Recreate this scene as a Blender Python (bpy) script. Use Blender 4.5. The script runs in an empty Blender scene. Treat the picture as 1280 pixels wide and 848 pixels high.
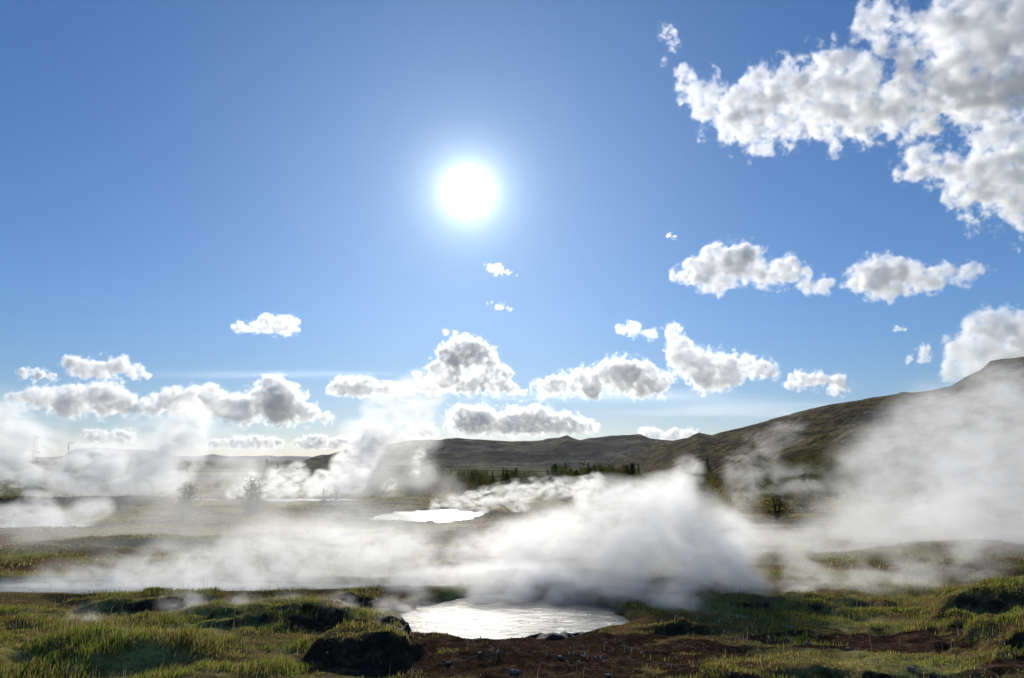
import bpy, bmesh, math, random
import numpy as np
from mathutils import Vector, Matrix
D = bpy.data
SC = bpy.context.scene
COL = SC.collection
R = math.radians
random.seed(7)

# ------------------------------------------------------------------ camera, sky, sun, exposure
F = 967.0                      # focal length in pixels of the 1280 px wide photograph
PITCH = R(8.82)
CAMZ = 3.5
cam_data = D.cameras.new('camera')
cam_data.sensor_width = 36.0
cam_data.lens = 36.0 * F / 1280.0
cam_data.clip_start = 0.1
cam_data.clip_end = 300000.0
cam = D.objects.new('camera', cam_data)
COL.objects.link(cam)
cam.location = (0, 0, CAMZ)
cam.rotation_euler = (R(90) + PITCH, 0, 0)
SC.camera = cam

def raydir(px, py):
    """direction of a photograph pixel, scaled so that its forward depth is 1"""
    a, b = (px - 640.0) / F, (424.0 - py) / F
    return Vector((a, math.cos(PITCH) - b * math.sin(PITCH), math.sin(PITCH) + b * math.cos(PITCH)))

def at(px, py, dist):
    d = raydir(px, py)
    return Vector((0, 0, CAMZ)) + d * (dist / d.y)

SUN_DIR = raydir(585, 240).normalized()
SUN_EL = math.asin(SUN_DIR.z)
SUN_AZ = math.atan2(SUN_DIR.x, SUN_DIR.y)

world = D.worlds.new('World')
SC.world = world
world.use_nodes = True
wn, wl = world.node_tree.nodes, world.node_tree.links
wn.clear()
def N(nodes, typ, **kw):
    n = nodes.new(typ)
    for k, v in kw.items():
        setattr(n, k, v)
    return n
wo = N(wn, 'ShaderNodeOutputWorld')
bg = N(wn, 'ShaderNodeBackground')
bg.inputs['Strength'].default_value = 0.105
sky = N(wn, 'ShaderNodeTexSky', sky_type='NISHITA', sun_disc=False)
sky.sun_elevation = SUN_EL
sky.sun_rotation = SUN_AZ
sky.altitude = 100
sky.air_density = 0.7
sky.dust_density = 0.1
sky.ozone_density = 6.0
tc = N(wn, 'ShaderNodeTexCoord')
dot = N(wn, 'ShaderNodeVectorMath', operation='DOT_PRODUCT')
dot.inputs[1].default_value = SUN_DIR
wl.new(tc.outputs['Generated'], dot.inputs[0])
ac = N(wn, 'ShaderNodeMath', operation='ARCCOSINE'); ac.use_clamp = False
wl.new(dot.outputs['Value'], ac.inputs[0])
def lobe(sig, amp, power=2.0):            # circumsolar aureole of the hazy air round the sun
    q = N(wn, 'ShaderNodeMath', operation='DIVIDE'); q.inputs[1].default_value = sig
    wl.new(ac.outputs[0], q.inputs[0])
    p = N(wn, 'ShaderNodeMath', operation='POWER'); p.inputs[1].default_value = power
    wl.new(q.outputs[0], p.inputs[0])
    m = N(wn, 'ShaderNodeMath', operation='MULTIPLY'); m.inputs[1].default_value = -1.0
    wl.new(p.outputs[0], m.inputs[0])
    e = N(wn, 'ShaderNodeMath', operation='EXPONENT')
    wl.new(m.outputs[0], e.inputs[0])
    a = N(wn, 'ShaderNodeMath', operation='MULTIPLY'); a.inputs[1].default_value = amp
    wl.new(e.outputs[0], a.inputs[0])
    return a.outputs[0]
s1 = N(wn, 'ShaderNodeMath', operation='ADD')
wl.new(lobe(R(1.1), 25.0), s1.inputs[0]); wl.new(lobe(R(1.45), 24.0, 1.0), s1.inputs[1])
s2 = N(wn, 'ShaderNodeMath', operation='ADD')
wl.new(s1.outputs[0], s2.inputs[0]); wl.new(lobe(R(17.0), 0.95), s2.inputs[1])
glow = N(wn, 'ShaderNodeMix', data_type='RGBA', blend_type='ADD')
glow.inputs['Factor'].default_value = 1.0
sep = N(wn, 'ShaderNodeSeparateXYZ'); wl.new(tc.outputs['Generated'], sep.inputs[0])
ramp = N(wn, 'ShaderNodeValToRGB')           # low air is dustier: it takes some light and blue out of the sky near the horizon
ramp.color_ramp.elements[0].position = 0.0; ramp.color_ramp.elements[0].color = (0.80, 0.66, 0.56, 1)
ramp.color_ramp.elements[1].position = 0.5; ramp.color_ramp.elements[1].color = (0.88, 1.04, 1.06, 1)
for p, c in ((0.06, (0.80, 0.72, 0.64, 1)), (0.18, (0.85, 0.90, 0.86, 1))):
    e = ramp.color_ramp.elements.new(p); e.color = c
wl.new(sep.outputs['Z'], ramp.inputs[0])
tint = N(wn, 'ShaderNodeMix', data_type='RGBA', blend_type='MULTIPLY'); tint.inputs['Factor'].default_value = 1.0
wl.new(sky.outputs['Color'], tint.inputs[6]); wl.new(ramp.outputs[0], tint.inputs[7])
wl.new(tint.outputs[2], glow.inputs[6])
gc = N(wn, 'ShaderNodeCombineColor')
tr_ = N(wn, 'ShaderNodeMath', operation='MULTIPLY'); tr_.inputs[1].default_value = 0.90; wl.new(s2.outputs[0], tr_.inputs[0])
wl.new(tr_.outputs[0], gc.inputs[0]); wl.new(s2.outputs[0], gc.inputs[1]); wl.new(s2.outputs[0], gc.inputs[2])
wl.new(gc.outputs[0], glow.inputs[7])
wl.new(glow.outputs[2], bg.inputs['Color'])
wl.new(bg.outputs[0], wo.inputs['Surface'])
try:
    world.cycles.sampling_method = 'MANUAL'; world.cycles.sample_map_resolution = 1024
except Exception: pass

sd = D.lights.new('sun', 'SUN')
sd.energy = 4.0
sd.angle = R(0.53)
sd.color = (1.0, 0.95, 0.86)
sun = D.objects.new('sun', sd)
COL.objects.link(sun)
sun.rotation_euler = SUN_DIR.to_track_quat('Z', 'Y').to_euler()

SC.view_settings.view_transform = 'Standard'
SC.view_settings.look = 'None'
SC.view_settings.gamma = 1.0
SC.view_settings.exposure = 0.0
SC.view_settings.use_curve_mapping = False
cy = SC.cycles
cy.use_adaptive_sampling = True
cy.adaptive_threshold = 0.02
cy.use_denoising = True
cy.max_bounces = 8
cy.diffuse_bounces = 2
cy.glossy_bounces = 2
cy.transmission_bounces = 3
cy.volume_bounces = 6
cy.transparent_max_bounces = 48
cy.volume_step_rate = 1.0
cy.volume_max_steps = 128
cy.sample_clamp_indirect = 10.0
cy.caustics_reflective = False
cy.caustics_refractive = False

# ------------------------------------------------------------------ helpers
def tag(o, label=None, cat=None, group=None, kind=None):
    if label: o['label'] = label
    if cat: o['category'] = cat
    if group: o['group'] = group
    if kind: o['kind'] = kind
    return o

def mesh_obj(name, V, Fc, mat=None, parent=None, smooth=False):
    me = D.meshes.new(name)
    V = np.asarray(V, dtype=np.float32)
    Fc = np.asarray(Fc, dtype=np.int32)
    n, k = Fc.shape
    me.vertices.add(len(V)); me.vertices.foreach_set('co', V.ravel())
    me.loops.add(n * k); me.loops.foreach_set('vertex_index', Fc.ravel())
    me.polygons.add(n); me.polygons.foreach_set('loop_start', np.arange(0, n * k, k, dtype=np.int32))
    me.update(calc_edges=True)
    if smooth: me.polygons.foreach_set('use_smooth', np.ones(n, dtype=bool))
    if mat: me.materials.append(mat)
    o = D.objects.new(name, me)
    COL.objects.link(o)
    if parent: o.parent = parent
    return o

_rng = np.random.RandomState(3)
_perm = _rng.permutation(256).astype(np.int64); _perm = np.concatenate([_perm, _perm, _perm])
_g3 = _rng.normal(size=(256, 3)); _g3 /= np.linalg.norm(_g3, axis=1)[:, None]
def perlin(x, y, z):
    xi, yi, zi = np.floor(x).astype(np.int64), np.floor(y).astype(np.int64), np.floor(z).astype(np.int64)
    xf, yf, zf = x - xi, y - yi, z - zi
    xi &= 255; yi &= 255; zi &= 255
    u, v, w = [t * t * t * (t * (t * 6 - 15) + 10) for t in (xf, yf, zf)]
    def g(a, b, c):
        h = _perm[_perm[_perm[xi + a] + yi + b] + zi + c]
        gr = _g3[h]
        return gr[..., 0] * (xf - a) + gr[..., 1] * (yf - b) + gr[..., 2] * (zf - c)
    x00 = g(0,0,0) * (1-u) + g(1,0,0) * u; x10 = g(0,1,0) * (1-u) + g(1,1,0) * u
    x01 = g(0,0,1) * (1-u) + g(1,0,1) * u; x11 = g(0,1,1) * (1-u) + g(1,1,1) * u
    return ((x00 * (1-v) + x10 * v) * (1-w) + (x01 * (1-v) + x11 * v) * w) * 1.5
def fbm(x, y, z=0.0, octaves=4, gain=0.5, lac=2.03, ridge=False):
    x = np.asarray(x, dtype=float); y = np.asarray(y, dtype=float); z = np.zeros_like(x) + z
    s, a, f = 0.0, 1.0, 1.0
    for i in range(octaves):
        p = perlin(x * f + 17.3 * i, y * f - 9.1 * i, z * f + 5.7 * i)
        s = s + a * ((1 - 2 * np.abs(p)) if ridge else p)
        a *= gain; f *= lac
    return s

# ------------------------------------------------------------------ vapour: steam and clouds
def hull(name, centres, radii, voxel, subdiv=2):
    """one closed skin round a set of overlapping balls"""
    bm = bmesh.new()
    for c, r in zip(centres, radii):
        bmesh.ops.create_icosphere(bm, subdivisions=subdiv, radius=r, matrix=Matrix.Translation(c))
    me = D.meshes.new(name); bm.to_mesh(me); bm.free()
    o = D.objects.new(name, me); COL.objects.link(o)
    md = o.modifiers.new('skin', 'REMESH'); md.mode = 'VOXEL'; md.voxel_size = voxel; md.use_smooth_shade = False
    dg = bpy.context.evaluated_depsgraph_get()
    ev = D.meshes.new_from_object(o.evaluated_get(dg))
    o.modifiers.clear(); o.data = ev; D.meshes.remove(me); ev.name = name
    return o

def vapour_mat(name, puffs, sigma, scale, detail, rough, erode, gain, g, step=1.0, colour=(1, 1, 1), stretch=(1, 1, 1), warp=0.0, seed=0.0, soft=None, tilt=0.0):
    """volume density = soft sum of puffs minus noise; puffs are (centre, radius) in object space"""
    m = D.materials.new(name); m.use_nodes = True
    nt = m.node_tree; n, l = nt.nodes, nt.links
    n.clear()
    out = N(n, 'ShaderNodeOutputMaterial')
    vs = N(n, 'ShaderNodeVolumePrincipled')
    vs.inputs['Color'].default_value = (*colour, 1); vs.inputs['Anisotropy'].default_value = g
    tcn = N(n, 'ShaderNodeTexCoord')
    mp = N(n, 'ShaderNodeMapping'); mp.inputs['Scale'].default_value = stretch; mp.inputs['Rotation'].default_value = (0, tilt, 0); mp.inputs['Location'].default_value = (seed, seed * 0.7, seed * 1.3)
    l.new(tcn.outputs['Object'], mp.inputs['Vector'])
    nz = N(n, 'ShaderNodeTexNoise', noise_dimensions='3D')
    nz.inputs['Scale'].default_value = scale; nz.inputs['Detail'].default_value = detail; nz.inputs['Roughness'].default_value = rough
    nz.inputs['Distortion'].default_value = warp
    l.new(mp.outputs[0], nz.inputs['Vector'])
    acc = None
    for c, r in puffs:
        d = N(n, 'ShaderNodeVectorMath', operation='DISTANCE'); d.inputs[1].default_value = c
        l.new(tcn.outputs['Object'], d.inputs[0])
        mr = N(n, 'ShaderNodeMapRange', interpolation_type='SMOOTHSTEP')
        mr.inputs['From Min'].default_value = r; mr.inputs['From Max'].default_value = 0.0
        l.new(d.outputs['Value'], mr.inputs['Value'])
        if acc is None: acc = mr.outputs[0]
        else:
            a = N(n, 'ShaderNodeMath', operation='ADD'); l.new(acc, a.inputs[0]); l.new(mr.outputs[0], a.inputs[1]); acc = a.outputs[0]
    if acc is not None:
        mn = N(n, 'ShaderNodeMath', operation='MINIMUM'); mn.inputs[1].default_value = 1.0
        l.new(acc, mn.inputs[0]); acc = mn.outputs[0]
    if soft is not None:                            # steam: torn sheets that fade smoothly outwards
        w_ = N(n, 'ShaderNodeMapRange', interpolation_type='SMOOTHSTEP'); w_.inputs['From Min'].default_value = soft[0]; w_.inputs['From Max'].default_value = soft[1]
        l.new(nz.outputs['Fac'], w_.inputs['Value'])
        ad = N(n, 'ShaderNodeMath', operation='MULTIPLY_ADD', use_clamp=True); ad.inputs[1].default_value = 1.5; ad.inputs[2].default_value = -0.12
        l.new(acc, ad.inputs[0])
        a3 = N(n, 'ShaderNodeMath', operation='MULTIPLY'); l.new(w_.outputs[0], a3.inputs[0]); l.new(ad.outputs[0], a3.inputs[1])
    else:
        # x = (acc + (noise-0.5)*erode*2 - erode*0.5)*gain
        a1 = N(n, 'ShaderNodeMath', operation='MULTIPLY_ADD'); a1.inputs[1].default_value = 2.4 * erode; a1.inputs[2].default_value = -1.2 * erode - 0.35 * erode
        l.new(nz.outputs['Fac'], a1.inputs[0])
        a2 = N(n, 'ShaderNodeMath', operation='ADD')
        l.new(a1.outputs[0], a2.inputs[0])
        if acc is not None: l.new(acc, a2.inputs[1])
        else: a2.inputs[1].default_value = 0.5
        a3 = N(n, 'ShaderNodeMath', operation='MULTIPLY', use_clamp=True); a3.inputs[1].default_value = gain
        l.new(a2.outputs[0], a3.inputs[0])
    a4 = N(n, 'ShaderNodeMath', operation='MULTIPLY'); a4.inputs[1].default_value = sigma
    l.new(a3.outputs[0], a4.inputs[0])
    l.new(a4.outputs[0], vs.inputs['Density'])
    l.new(vs.outputs[0], out.inputs['Volume'])
    try: m.cycles.volume_step_rate = step; m.cycles.homogeneous_volume = False
    except Exception as e: print(e)
    return m

def steam(label, px, dist, tau=2.0, g=0.5, erode=0.5, gain=1.5, nscale=1.35, detail=6, step=0.7, jit=0.3, depth=1.0, name='steam_plume', cat='steam plume', kind=None, seed=None, rr=1.35, cover=0.52, hard=0.09, stretch=(0.75, 0.9, 1.25), tilt=R(-35), warp=0.5):
    """px: list of (x, y, radius) or (x, y, radius, distance) in photograph pixels"""
    rnd = random.Random(hash(label) % 9999 if seed is None else seed)
    P, Rr = [], []
    for t in px:
        dd = t[3] if len(t) > 3 else dist
        dd *= 1.0
        r = t[2] / F * dd
        dd2 = dd + rnd.uniform(-jit, jit) * r * 2 * depth
        P.append(at(t[0], t[1], dd2)); Rr.append(t[2] / F * dd2)
    o0 = P[0].copy()
    P = [p - o0 for p in P]
    rmean = sum(Rr) / len(Rr)
    h = hull(name, P, [r * rr * 0.9 for r in Rr], min(Rr) * 0.4, 2)
    h.location = o0
    m = vapour_mat('steam_' + cat.replace(' ', '_'), [(p, r * rr) for p, r in zip(P, Rr)], tau / rmean, nscale / rmean, detail, 0.65, erode, gain, g, step, seed=rnd.uniform(0, 50) * rmean, soft=(cover - hard, cover + hard), stretch=stretch, tilt=tilt, warp=warp)
    h.data.materials.clear(); h.data.materials.append(m)
    tag(h, label, cat, 'steam rising from the hot springs', kind)
    return h

# ------------------------------------------------------------------ materials
def prin(name, col=(0.5, 0.5, 0.5), rough=0.8, spec=0.3):
    m = D.materials.new(name); m.use_nodes = True
    b = m.node_tree.nodes['Principled BSDF']
    b.inputs['Base Color'].default_value = (*col, 1); b.inputs['Roughness'].default_value = rough
    b.inputs['Specular IOR Level'].default_value = spec
    return m, m.node_tree.nodes, m.node_tree.links, b

def noise_ramp(m, scale, stops, detail=6, rough=0.6, coord='Object', stretch=(1, 1, 1), bump=0.0, bump_scale=None, bdist=0.1):
    n, l = m.node_tree.nodes, m.node_tree.links
    b = n['Principled BSDF']
    t = N(n, 'ShaderNodeTexCoord'); mp = N(n, 'ShaderNodeMapping'); mp.inputs['Scale'].default_value = stretch
    l.new(t.outputs[coord], mp.inputs[0])
    z = N(n, 'ShaderNodeTexNoise'); z.inputs['Scale'].default_value = scale; z.inputs['Detail'].default_value = detail; z.inputs['Roughness'].default_value = rough
    l.new(mp.outputs[0], z.inputs['Vector'])
    r = N(n, 'ShaderNodeValToRGB'); l.new(z.outputs['Fac'], r.inputs[0])
    while len(r.color_ramp.elements) < len(stops): r.color_ramp.elements.new(0.5)
    for e, (p, c) in zip(r.color_ramp.elements, stops): e.position = p; e.color = (*c, 1)
    l.new(r.outputs[0], b.inputs['Base Color'])
    if bump:
        z2 = N(n, 'ShaderNodeTexNoise'); z2.inputs['Scale'].default_value = bump_scale or scale * 3; z2.inputs['Detail'].default_value = 8; z2.inputs['Roughness'].default_value = 0.65
        l.new(mp.outputs[0], z2.inputs['Vector'])
        bu = N(n, 'ShaderNodeBump'); bu.inputs['Strength'].default_value = bump; bu.inputs['Distance'].default_value = bdist
        l.new(z2.outputs['Fac'], bu.inputs['Height']); l.new(bu.outputs[0], b.inputs['Normal'])
    return r

# ------------------------------------------------------------------ lie of the land
def sm(a, b, x):
    t = np.clip((x - a) / (b - a), 0, 1); return t * t * (3 - 2 * t)

WATER = -0.14
#        centre x, y, radius x, y, roughness of the outline
POOLS = [(0.0, 19.1, 2.7, 3.15), (-10.5, 22.9, 8.0, 1.5), (-5.3, 51.0, 4.3, 6.5), (-29.0, 42.8, 7.5, 2.3),
         (-37.0, 69.5, 12.5, 5.0), (-19.0, 69.5, 6.5, 4.0), (24.0, 43.6, 3.6, 2.2), (14.4, 43.5, 2.3, 0.7)]
def pool_d(i, x, y):
    """1 on the outline, less inside"""
    cx, cy, rx, ry = POOLS[i]
    k = 0.20 * fbm(x / (rx * 0.5) + i, y / (ry * 0.6), 3.3 * i, 3)
    if i == 2: k = k * 0.6 + 0.42 * fbm(x / 2.6, y / 0.9, 5.0, 3)       # shallow pool broken by mud flats
    return np.sqrt(((x - cx) / rx) ** 2 + ((y - cy) / ry) ** 2) + k

#        x, y, radius x, radius y, height, yaw
MOUNDS = [(-2.75, 15.2, 1.15, 0.8, 0.46, 0.2), (-1.9, 15.3, 0.5, 0.4, 0.16, 0.0), (-5.2, 18.0, 2.9, 1.2, 0.34, 0.12),
          (-3.3, 19.8, 1.3, 0.8, 0.36, 0.0), (-8.6, 19.6, 2.2, 1.2, 0.34, 0.1), (-11.5, 17.5, 2.2, 1.5, 0.22, 0.0),
          (-7.2, 15.0, 2.0, 0.9, 0.22, -0.1), (5.2, 13.6, 3.0, 0.9, 0.22, 0.05), (10.2, 15.6, 2.2, 1.3, 0.46, 0.25),
          (12.6, 19.0, 3.2, 2.0, 0.6, 0.3), (5.5, 19.9, 1.3, 0.8, 0.22, 0.0), (7.1, 19.7, 1.2, 0.7, 0.2, 0.0), (8.5, 20.5, 1.6, 0.8, 0.2, 0.0),
          (-10.5, 14.2, 1.8, 0.7, 0.22, 0.0), (3.4, 17.2, 1.1, 0.5, 0.18, 0.15), (-36.0, 62.5, 14.0, 3.0, 0.6, 0.05), (-15.0, 34.0, 5.0, 2.0, 0.22, 0.0),
          (-3.0, 38.0, 5.0, 2.5, 0.2, 0.0), (17.0, 30.0, 5.0, 2.0, 0.2, 0.2), (-20.0, 30.5, 4.0, 1.5, 0.22, 0.1)]
def mound_h(x, y):
    h = np.zeros_like(x)
    wx = x + 0.6 * fbm(x / 1.0, y / 1.0, 7.0, 4); wy = y + 0.4 * fbm(x / 0.9, y / 0.9, 9.0, 4)
    for mx, my, rx, ry, hh, a in MOUNDS:
        u, v = wx - mx, wy - my
        c, s = math.cos(a), math.sin(a); u, v = u * c + v * s, -u * s + v * c
        d = np.sqrt((u / rx) ** 2 + (v / ry) ** 2)
        h = np.maximum(h, hh * (1 - sm(0.35, 1.15, d)))
    return h

def soil(x, y):
    """0 grass, 1 bare brown earth"""
    s = np.zeros_like(x)
    for cx, cy, rx, ry in [(0.9, 14.6, 3.0, 2.1), (7.6, 16.4, 2.8, 1.2), (-2.2, 14.6, 1.2, 0.9), (10.5, 13.6, 3.0, 0.8), (-3.6, 17.0, 1.3, 0.5), (1.0, 15.7, 4.0, 1.2)]:
        d = np.sqrt(((x - cx) / rx) ** 2 + ((y - cy) / ry) ** 2)
        s = np.maximum(s, 1 - sm(0.7, 1.15, d + 0.6 * fbm(x / 0.9, y / 0.45, 4.0, 4)))
    top = sm(0.16, 0.3, mound_h(x, y))
    s = s * (1 - top * 0.9)
    e_ = 0.12; near_face = (mound_h(x, y + e_) - mound_h(x, y - e_)) / (2 * e_)
    s = np.maximum(s, sm(0.30, 0.75, near_face))
    far = sm(0.30, 0.6, fbm(x / 6.0, y / 3.0, 11.0, 3)) * sm(24, 30, y) * 0.8
    return np.clip(np.maximum(s, far), 0, 1)

def height(x, y, fine=True):
    x = np.asarray(x, dtype=float); y = np.asarray(y, dtype=float)
    near = 1 - sm(90, 160, y)
    h = (0.22 * fbm(x / 11.0, y / 9.0, 1.0, 3) * near + 0.10 * fbm(x / 2.2, y / 1.8, 2.0, 3) * (1 - sm(60, 110, y)))
    if fine: h = h + 0.035 * fbm(x / 0.45, y / 0.4, 3.0, 3) * (1 - sm(35, 60, y))
    h = h + mound_h(x, y)
    pd = np.full(x.shape, 9.0)
    for i in range(len(POOLS)):
        pd = np.minimum(pd, pool_d(i, x, y) ** 1.0)
    calm = sm(0.98, 1.5, pd)
    h = h * calm + (1 - calm) * np.clip((pd - 1.0) * 0.25, -0.6, 0.0) * 1.0 - (1 - sm(0.80, 1.06, pd)) * 0.42
    h = h + 0.02 * (1 - calm)
    h = h - 9.5 * sm(105, 420, y) + 1.6 * fbm(x / 160.0, y / 140.0, 5.0, 4) * sm(120, 400, y)
    return h
def zg(x, y): return float(height(np.array([x]), np.array([y]))[0])
def on_ground(px, py):
    """where the sight line of a pixel meets the near ground"""
    d = raydir(px, py); z = 0.0
    for _ in range(6):
        t = (z - CAMZ) / d.z; x, y = d.x * t, d.y * t
        z = zg(x, y)
    return Vector((x, y, z))

ys = [-60, -30, -12, 0, 4, 7]
y = 9.0
while y < 100: ys.append(y); y *= 1.0062
while y < 1500: ys.append(y); y *= 1.035
while y < 90000: ys.append(y); y *= 1.3
ys = np.array(ys, dtype=float)
sfine = np.linspace(-0.74, 0.74, 640)
sout = np.array([0.76, 0.8, 0.86, 0.95, 1.1, 1.4, 2.0, 3.5])
ss = np.concatenate([-sout[::-1], sfine, sout])
YY, S = np.meshgrid(ys, ss, indexing='ij')
XX = S * np.maximum(YY + 3, 14)
ZZ = height(XX, YY)
nr, nc = XX.shape
V = np.stack([XX.ravel(), YY.ravel(), ZZ.ravel()], 1)
ii = (np.arange(nr - 1)[:, None] * nc + np.arange(nc - 1)[None, :]).ravel()
Fq = np.stack([ii, ii + 1, ii + nc + 1, ii + nc], 1)
gm, gn, gl, gb = prin('ground_cover', rough=1.0, spec=0.0)
def gnoise(scale, detail=6, rough=0.6, stretch=(1, 1, 1), coord='Object'):
    t = N(gn, 'ShaderNodeTexCoord'); mp = N(gn, 'ShaderNodeMapping'); mp.inputs['Scale'].default_value = stretch
    gl.new(t.outputs[coord], mp.inputs[0])
    z = N(gn, 'ShaderNodeTexNoise'); z.inputs['Scale'].default_value = scale; z.inputs['Detail'].default_value = detail; z.inputs['Roughness'].default_value = rough
    gl.new(mp.outputs[0], z.inputs['Vector']); return z.outputs['Fac']
def gramp(src, stops):
    r = N(gn, 'ShaderNodeValToRGB'); gl.new(src, r.inputs[0])
    while len(r.color_ramp.elements) < len(stops): r.color_ramp.elements.new(0.5)
    for e, (p, c) in zip(r.color_ramp.elements, stops): e.position = p; e.color = (*c, 1)
    return r.outputs[0]
def gmix(f, a, b):
    x = N(gn, 'ShaderNodeMix', data_type='RGBA')
    if isinstance(f, float): x.inputs['Factor'].default_value = f
    else: gl.new(f, x.inputs['Factor'])
    gl.new(a, x.inputs[6]); gl.new(b, x.inputs[7]); return x.outputs[2]
moss = gramp(gnoise(0.22, 8, 0.65), [(0.34, (0.08, 0.055, 0.028)), (0.45, (0.23, 0.14, 0.065)), (0.52, (0.27, 0.21, 0.08)), (0.60, (0.42, 0.38, 0.13)), (0.72, (0.22, 0.21, 0.07))])
earth = gramp(gnoise(3.5, 8, 0.7), [(0.30, (0.020, 0.013, 0.009)), (0.46, (0.055, 0.034, 0.022)), (0.58, (0.10, 0.060, 0.038)), (0.70, (0.22, 0.155, 0.11))])
att = N(gn, 'ShaderNodeAttribute'); att.attribute_name = 'soil'
brk = N(gn, 'ShaderNodeMath', operation='MULTIPLY_ADD', use_clamp=True); brk.inputs[1].default_value = 1.6
gl.new(att.outputs['Fac'], brk.inputs[0])
o2 = N(gn, 'ShaderNodeMath', operation='MULTIPLY_ADD'); o2.inputs[1].default_value = 1.2; o2.inputs[2].default_value = -0.85
gl.new(gnoise(2.0, 6, 0.7), o2.inputs[0]); gl.new(o2.outputs[0], brk.inputs[2])
col = gmix(brk.outputs[0], moss, earth)
fine = gramp(gnoise(14.0, 6, 0.75), [(0.3, (0.35, 0.35, 0.35)), (0.7, (1.35, 1.3, 1.2))])
mu = N(gn, 'ShaderNodeMix', data_type='RGBA', blend_type='MULTIPLY'); mu.inputs['Factor'].default_value = 0.8
gl.new(col, mu.inputs[6]); gl.new(fine, mu.inputs[7])
# far plain: scrub, heath and hay fields in long streaks
plain = gramp(gnoise(0.006, 8, 0.6, (0.35, 1.6, 1)), [(0.36, (0.05, 0.048, 0.03)), (0.48, (0.11, 0.10, 0.05)), (0.56, (0.17, 0.18, 0.07)), (0.68, (0.28, 0.25, 0.11))])
gatt = N(gn, 'ShaderNodeAttribute'); gatt.attribute_name = 'far'
col2 = gmix(gatt.outputs['Fac'], mu.outputs[2], plain)
gl.new(col2, gb.inputs['Base Color'])
bu = N(gn, 'ShaderNodeBump'); bu.inputs['Strength'].default_value = 0.9; bu.inputs['Distance'].default_value = 0.04
gl.new(gnoise(9.0, 9, 0.72), bu.inputs['Height']); gl.new(bu.outputs[0], gb.inputs['Normal'])
ground = mesh_obj('ground', V, Fq, gm, smooth=True)
for nm, arr in (('soil', soil(V[:, 0], V[:, 1])), ('far', sm(80, 130, V[:, 1]))):
    a = ground.data.attributes.new(nm, 'FLOAT', 'POINT'); a.data.foreach_set('value', arr.astype(np.float32))
tag(ground, 'mossy brown and green ground with bare earth round the hot springs', kind='structure')

# ------------------------------------------------------------------ water
wm, wnn, wll, wb = prin('hot_water', (0.10, 0.13, 0.13), 0.30, 0.5)
wb.inputs['IOR'].default_value = 1.33
t = N(wnn, 'ShaderNodeTexCoord'); h1 = None
z1 = N(wnn, 'ShaderNodeTexNoise'); z1.inputs['Scale'].default_value = 2.2; z1.inputs['Detail'].default_value = 6; z1.inputs['Roughness'].default_value = 0.72; z1.inputs['Distortion'].default_value = 0.6
mpw = N(wnn, 'ShaderNodeMapping'); mpw.inputs['Scale'].default_value = (0.8, 1.5, 1)
wll.new(t.outputs['Object'], mpw.inputs[0]); wll.new(mpw.outputs[0], z1.inputs['Vector'])
bw = N(wnn, 'ShaderNodeBump'); bw.inputs['Strength'].default_value = 1.0; bw.inputs['Distance'].default_value = 0.34
wll.new(z1.outputs['Fac'], bw.inputs['Height']); wll.new(bw.outputs[0], wb.inputs['Normal'])
names = ['steaming pool of glittering silver water in front of the brown earth bank', 'narrow strip of shining water behind the grassy bank at the left',
         'bright pool of silver water in the middle distance before the trees', 'white glaring water at the left edge under low steam',
         'far hot pool hidden by thick white steam at the left', 'far hot pool whose steam lies before the lone shrubs',
         'small bright strip of water at the foot of the right hillside', 'thin glinting rill left of the bright strip at the right']
for i, (cx, cy, rx, ry) in enumerate(POOLS):
    n1 = 40; th = np.linspace(0, 2 * math.pi, n1, endpoint=False)
    Vv = [(0.0, 0.0, 0.0)]; Fw = []
    for k, f in enumerate((0.5, 1.22)):
        for a in th: Vv.append((math.cos(a) * rx * f, math.sin(a) * ry * f, 0))
    bm = bmesh.new(); vs = [bm.verts.new(v) for v in Vv]
    for k in range(n1):
        k2 = (k + 1) % n1
        bm.faces.new((vs[0], vs[1 + k], vs[1 + k2])); bm.faces.new((vs[1 + k], vs[1 + n1 + k], vs[1 + n1 + k2], vs[1 + k2]))
    me = D.meshes.new('water'); bm.to_mesh(me); bm.free(); me.materials.append(wm)
    o = D.objects.new('water', me); COL.objects.link(o); o.location = (cx, cy, WATER)
    tag(o, names[i], kind='structure')

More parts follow.
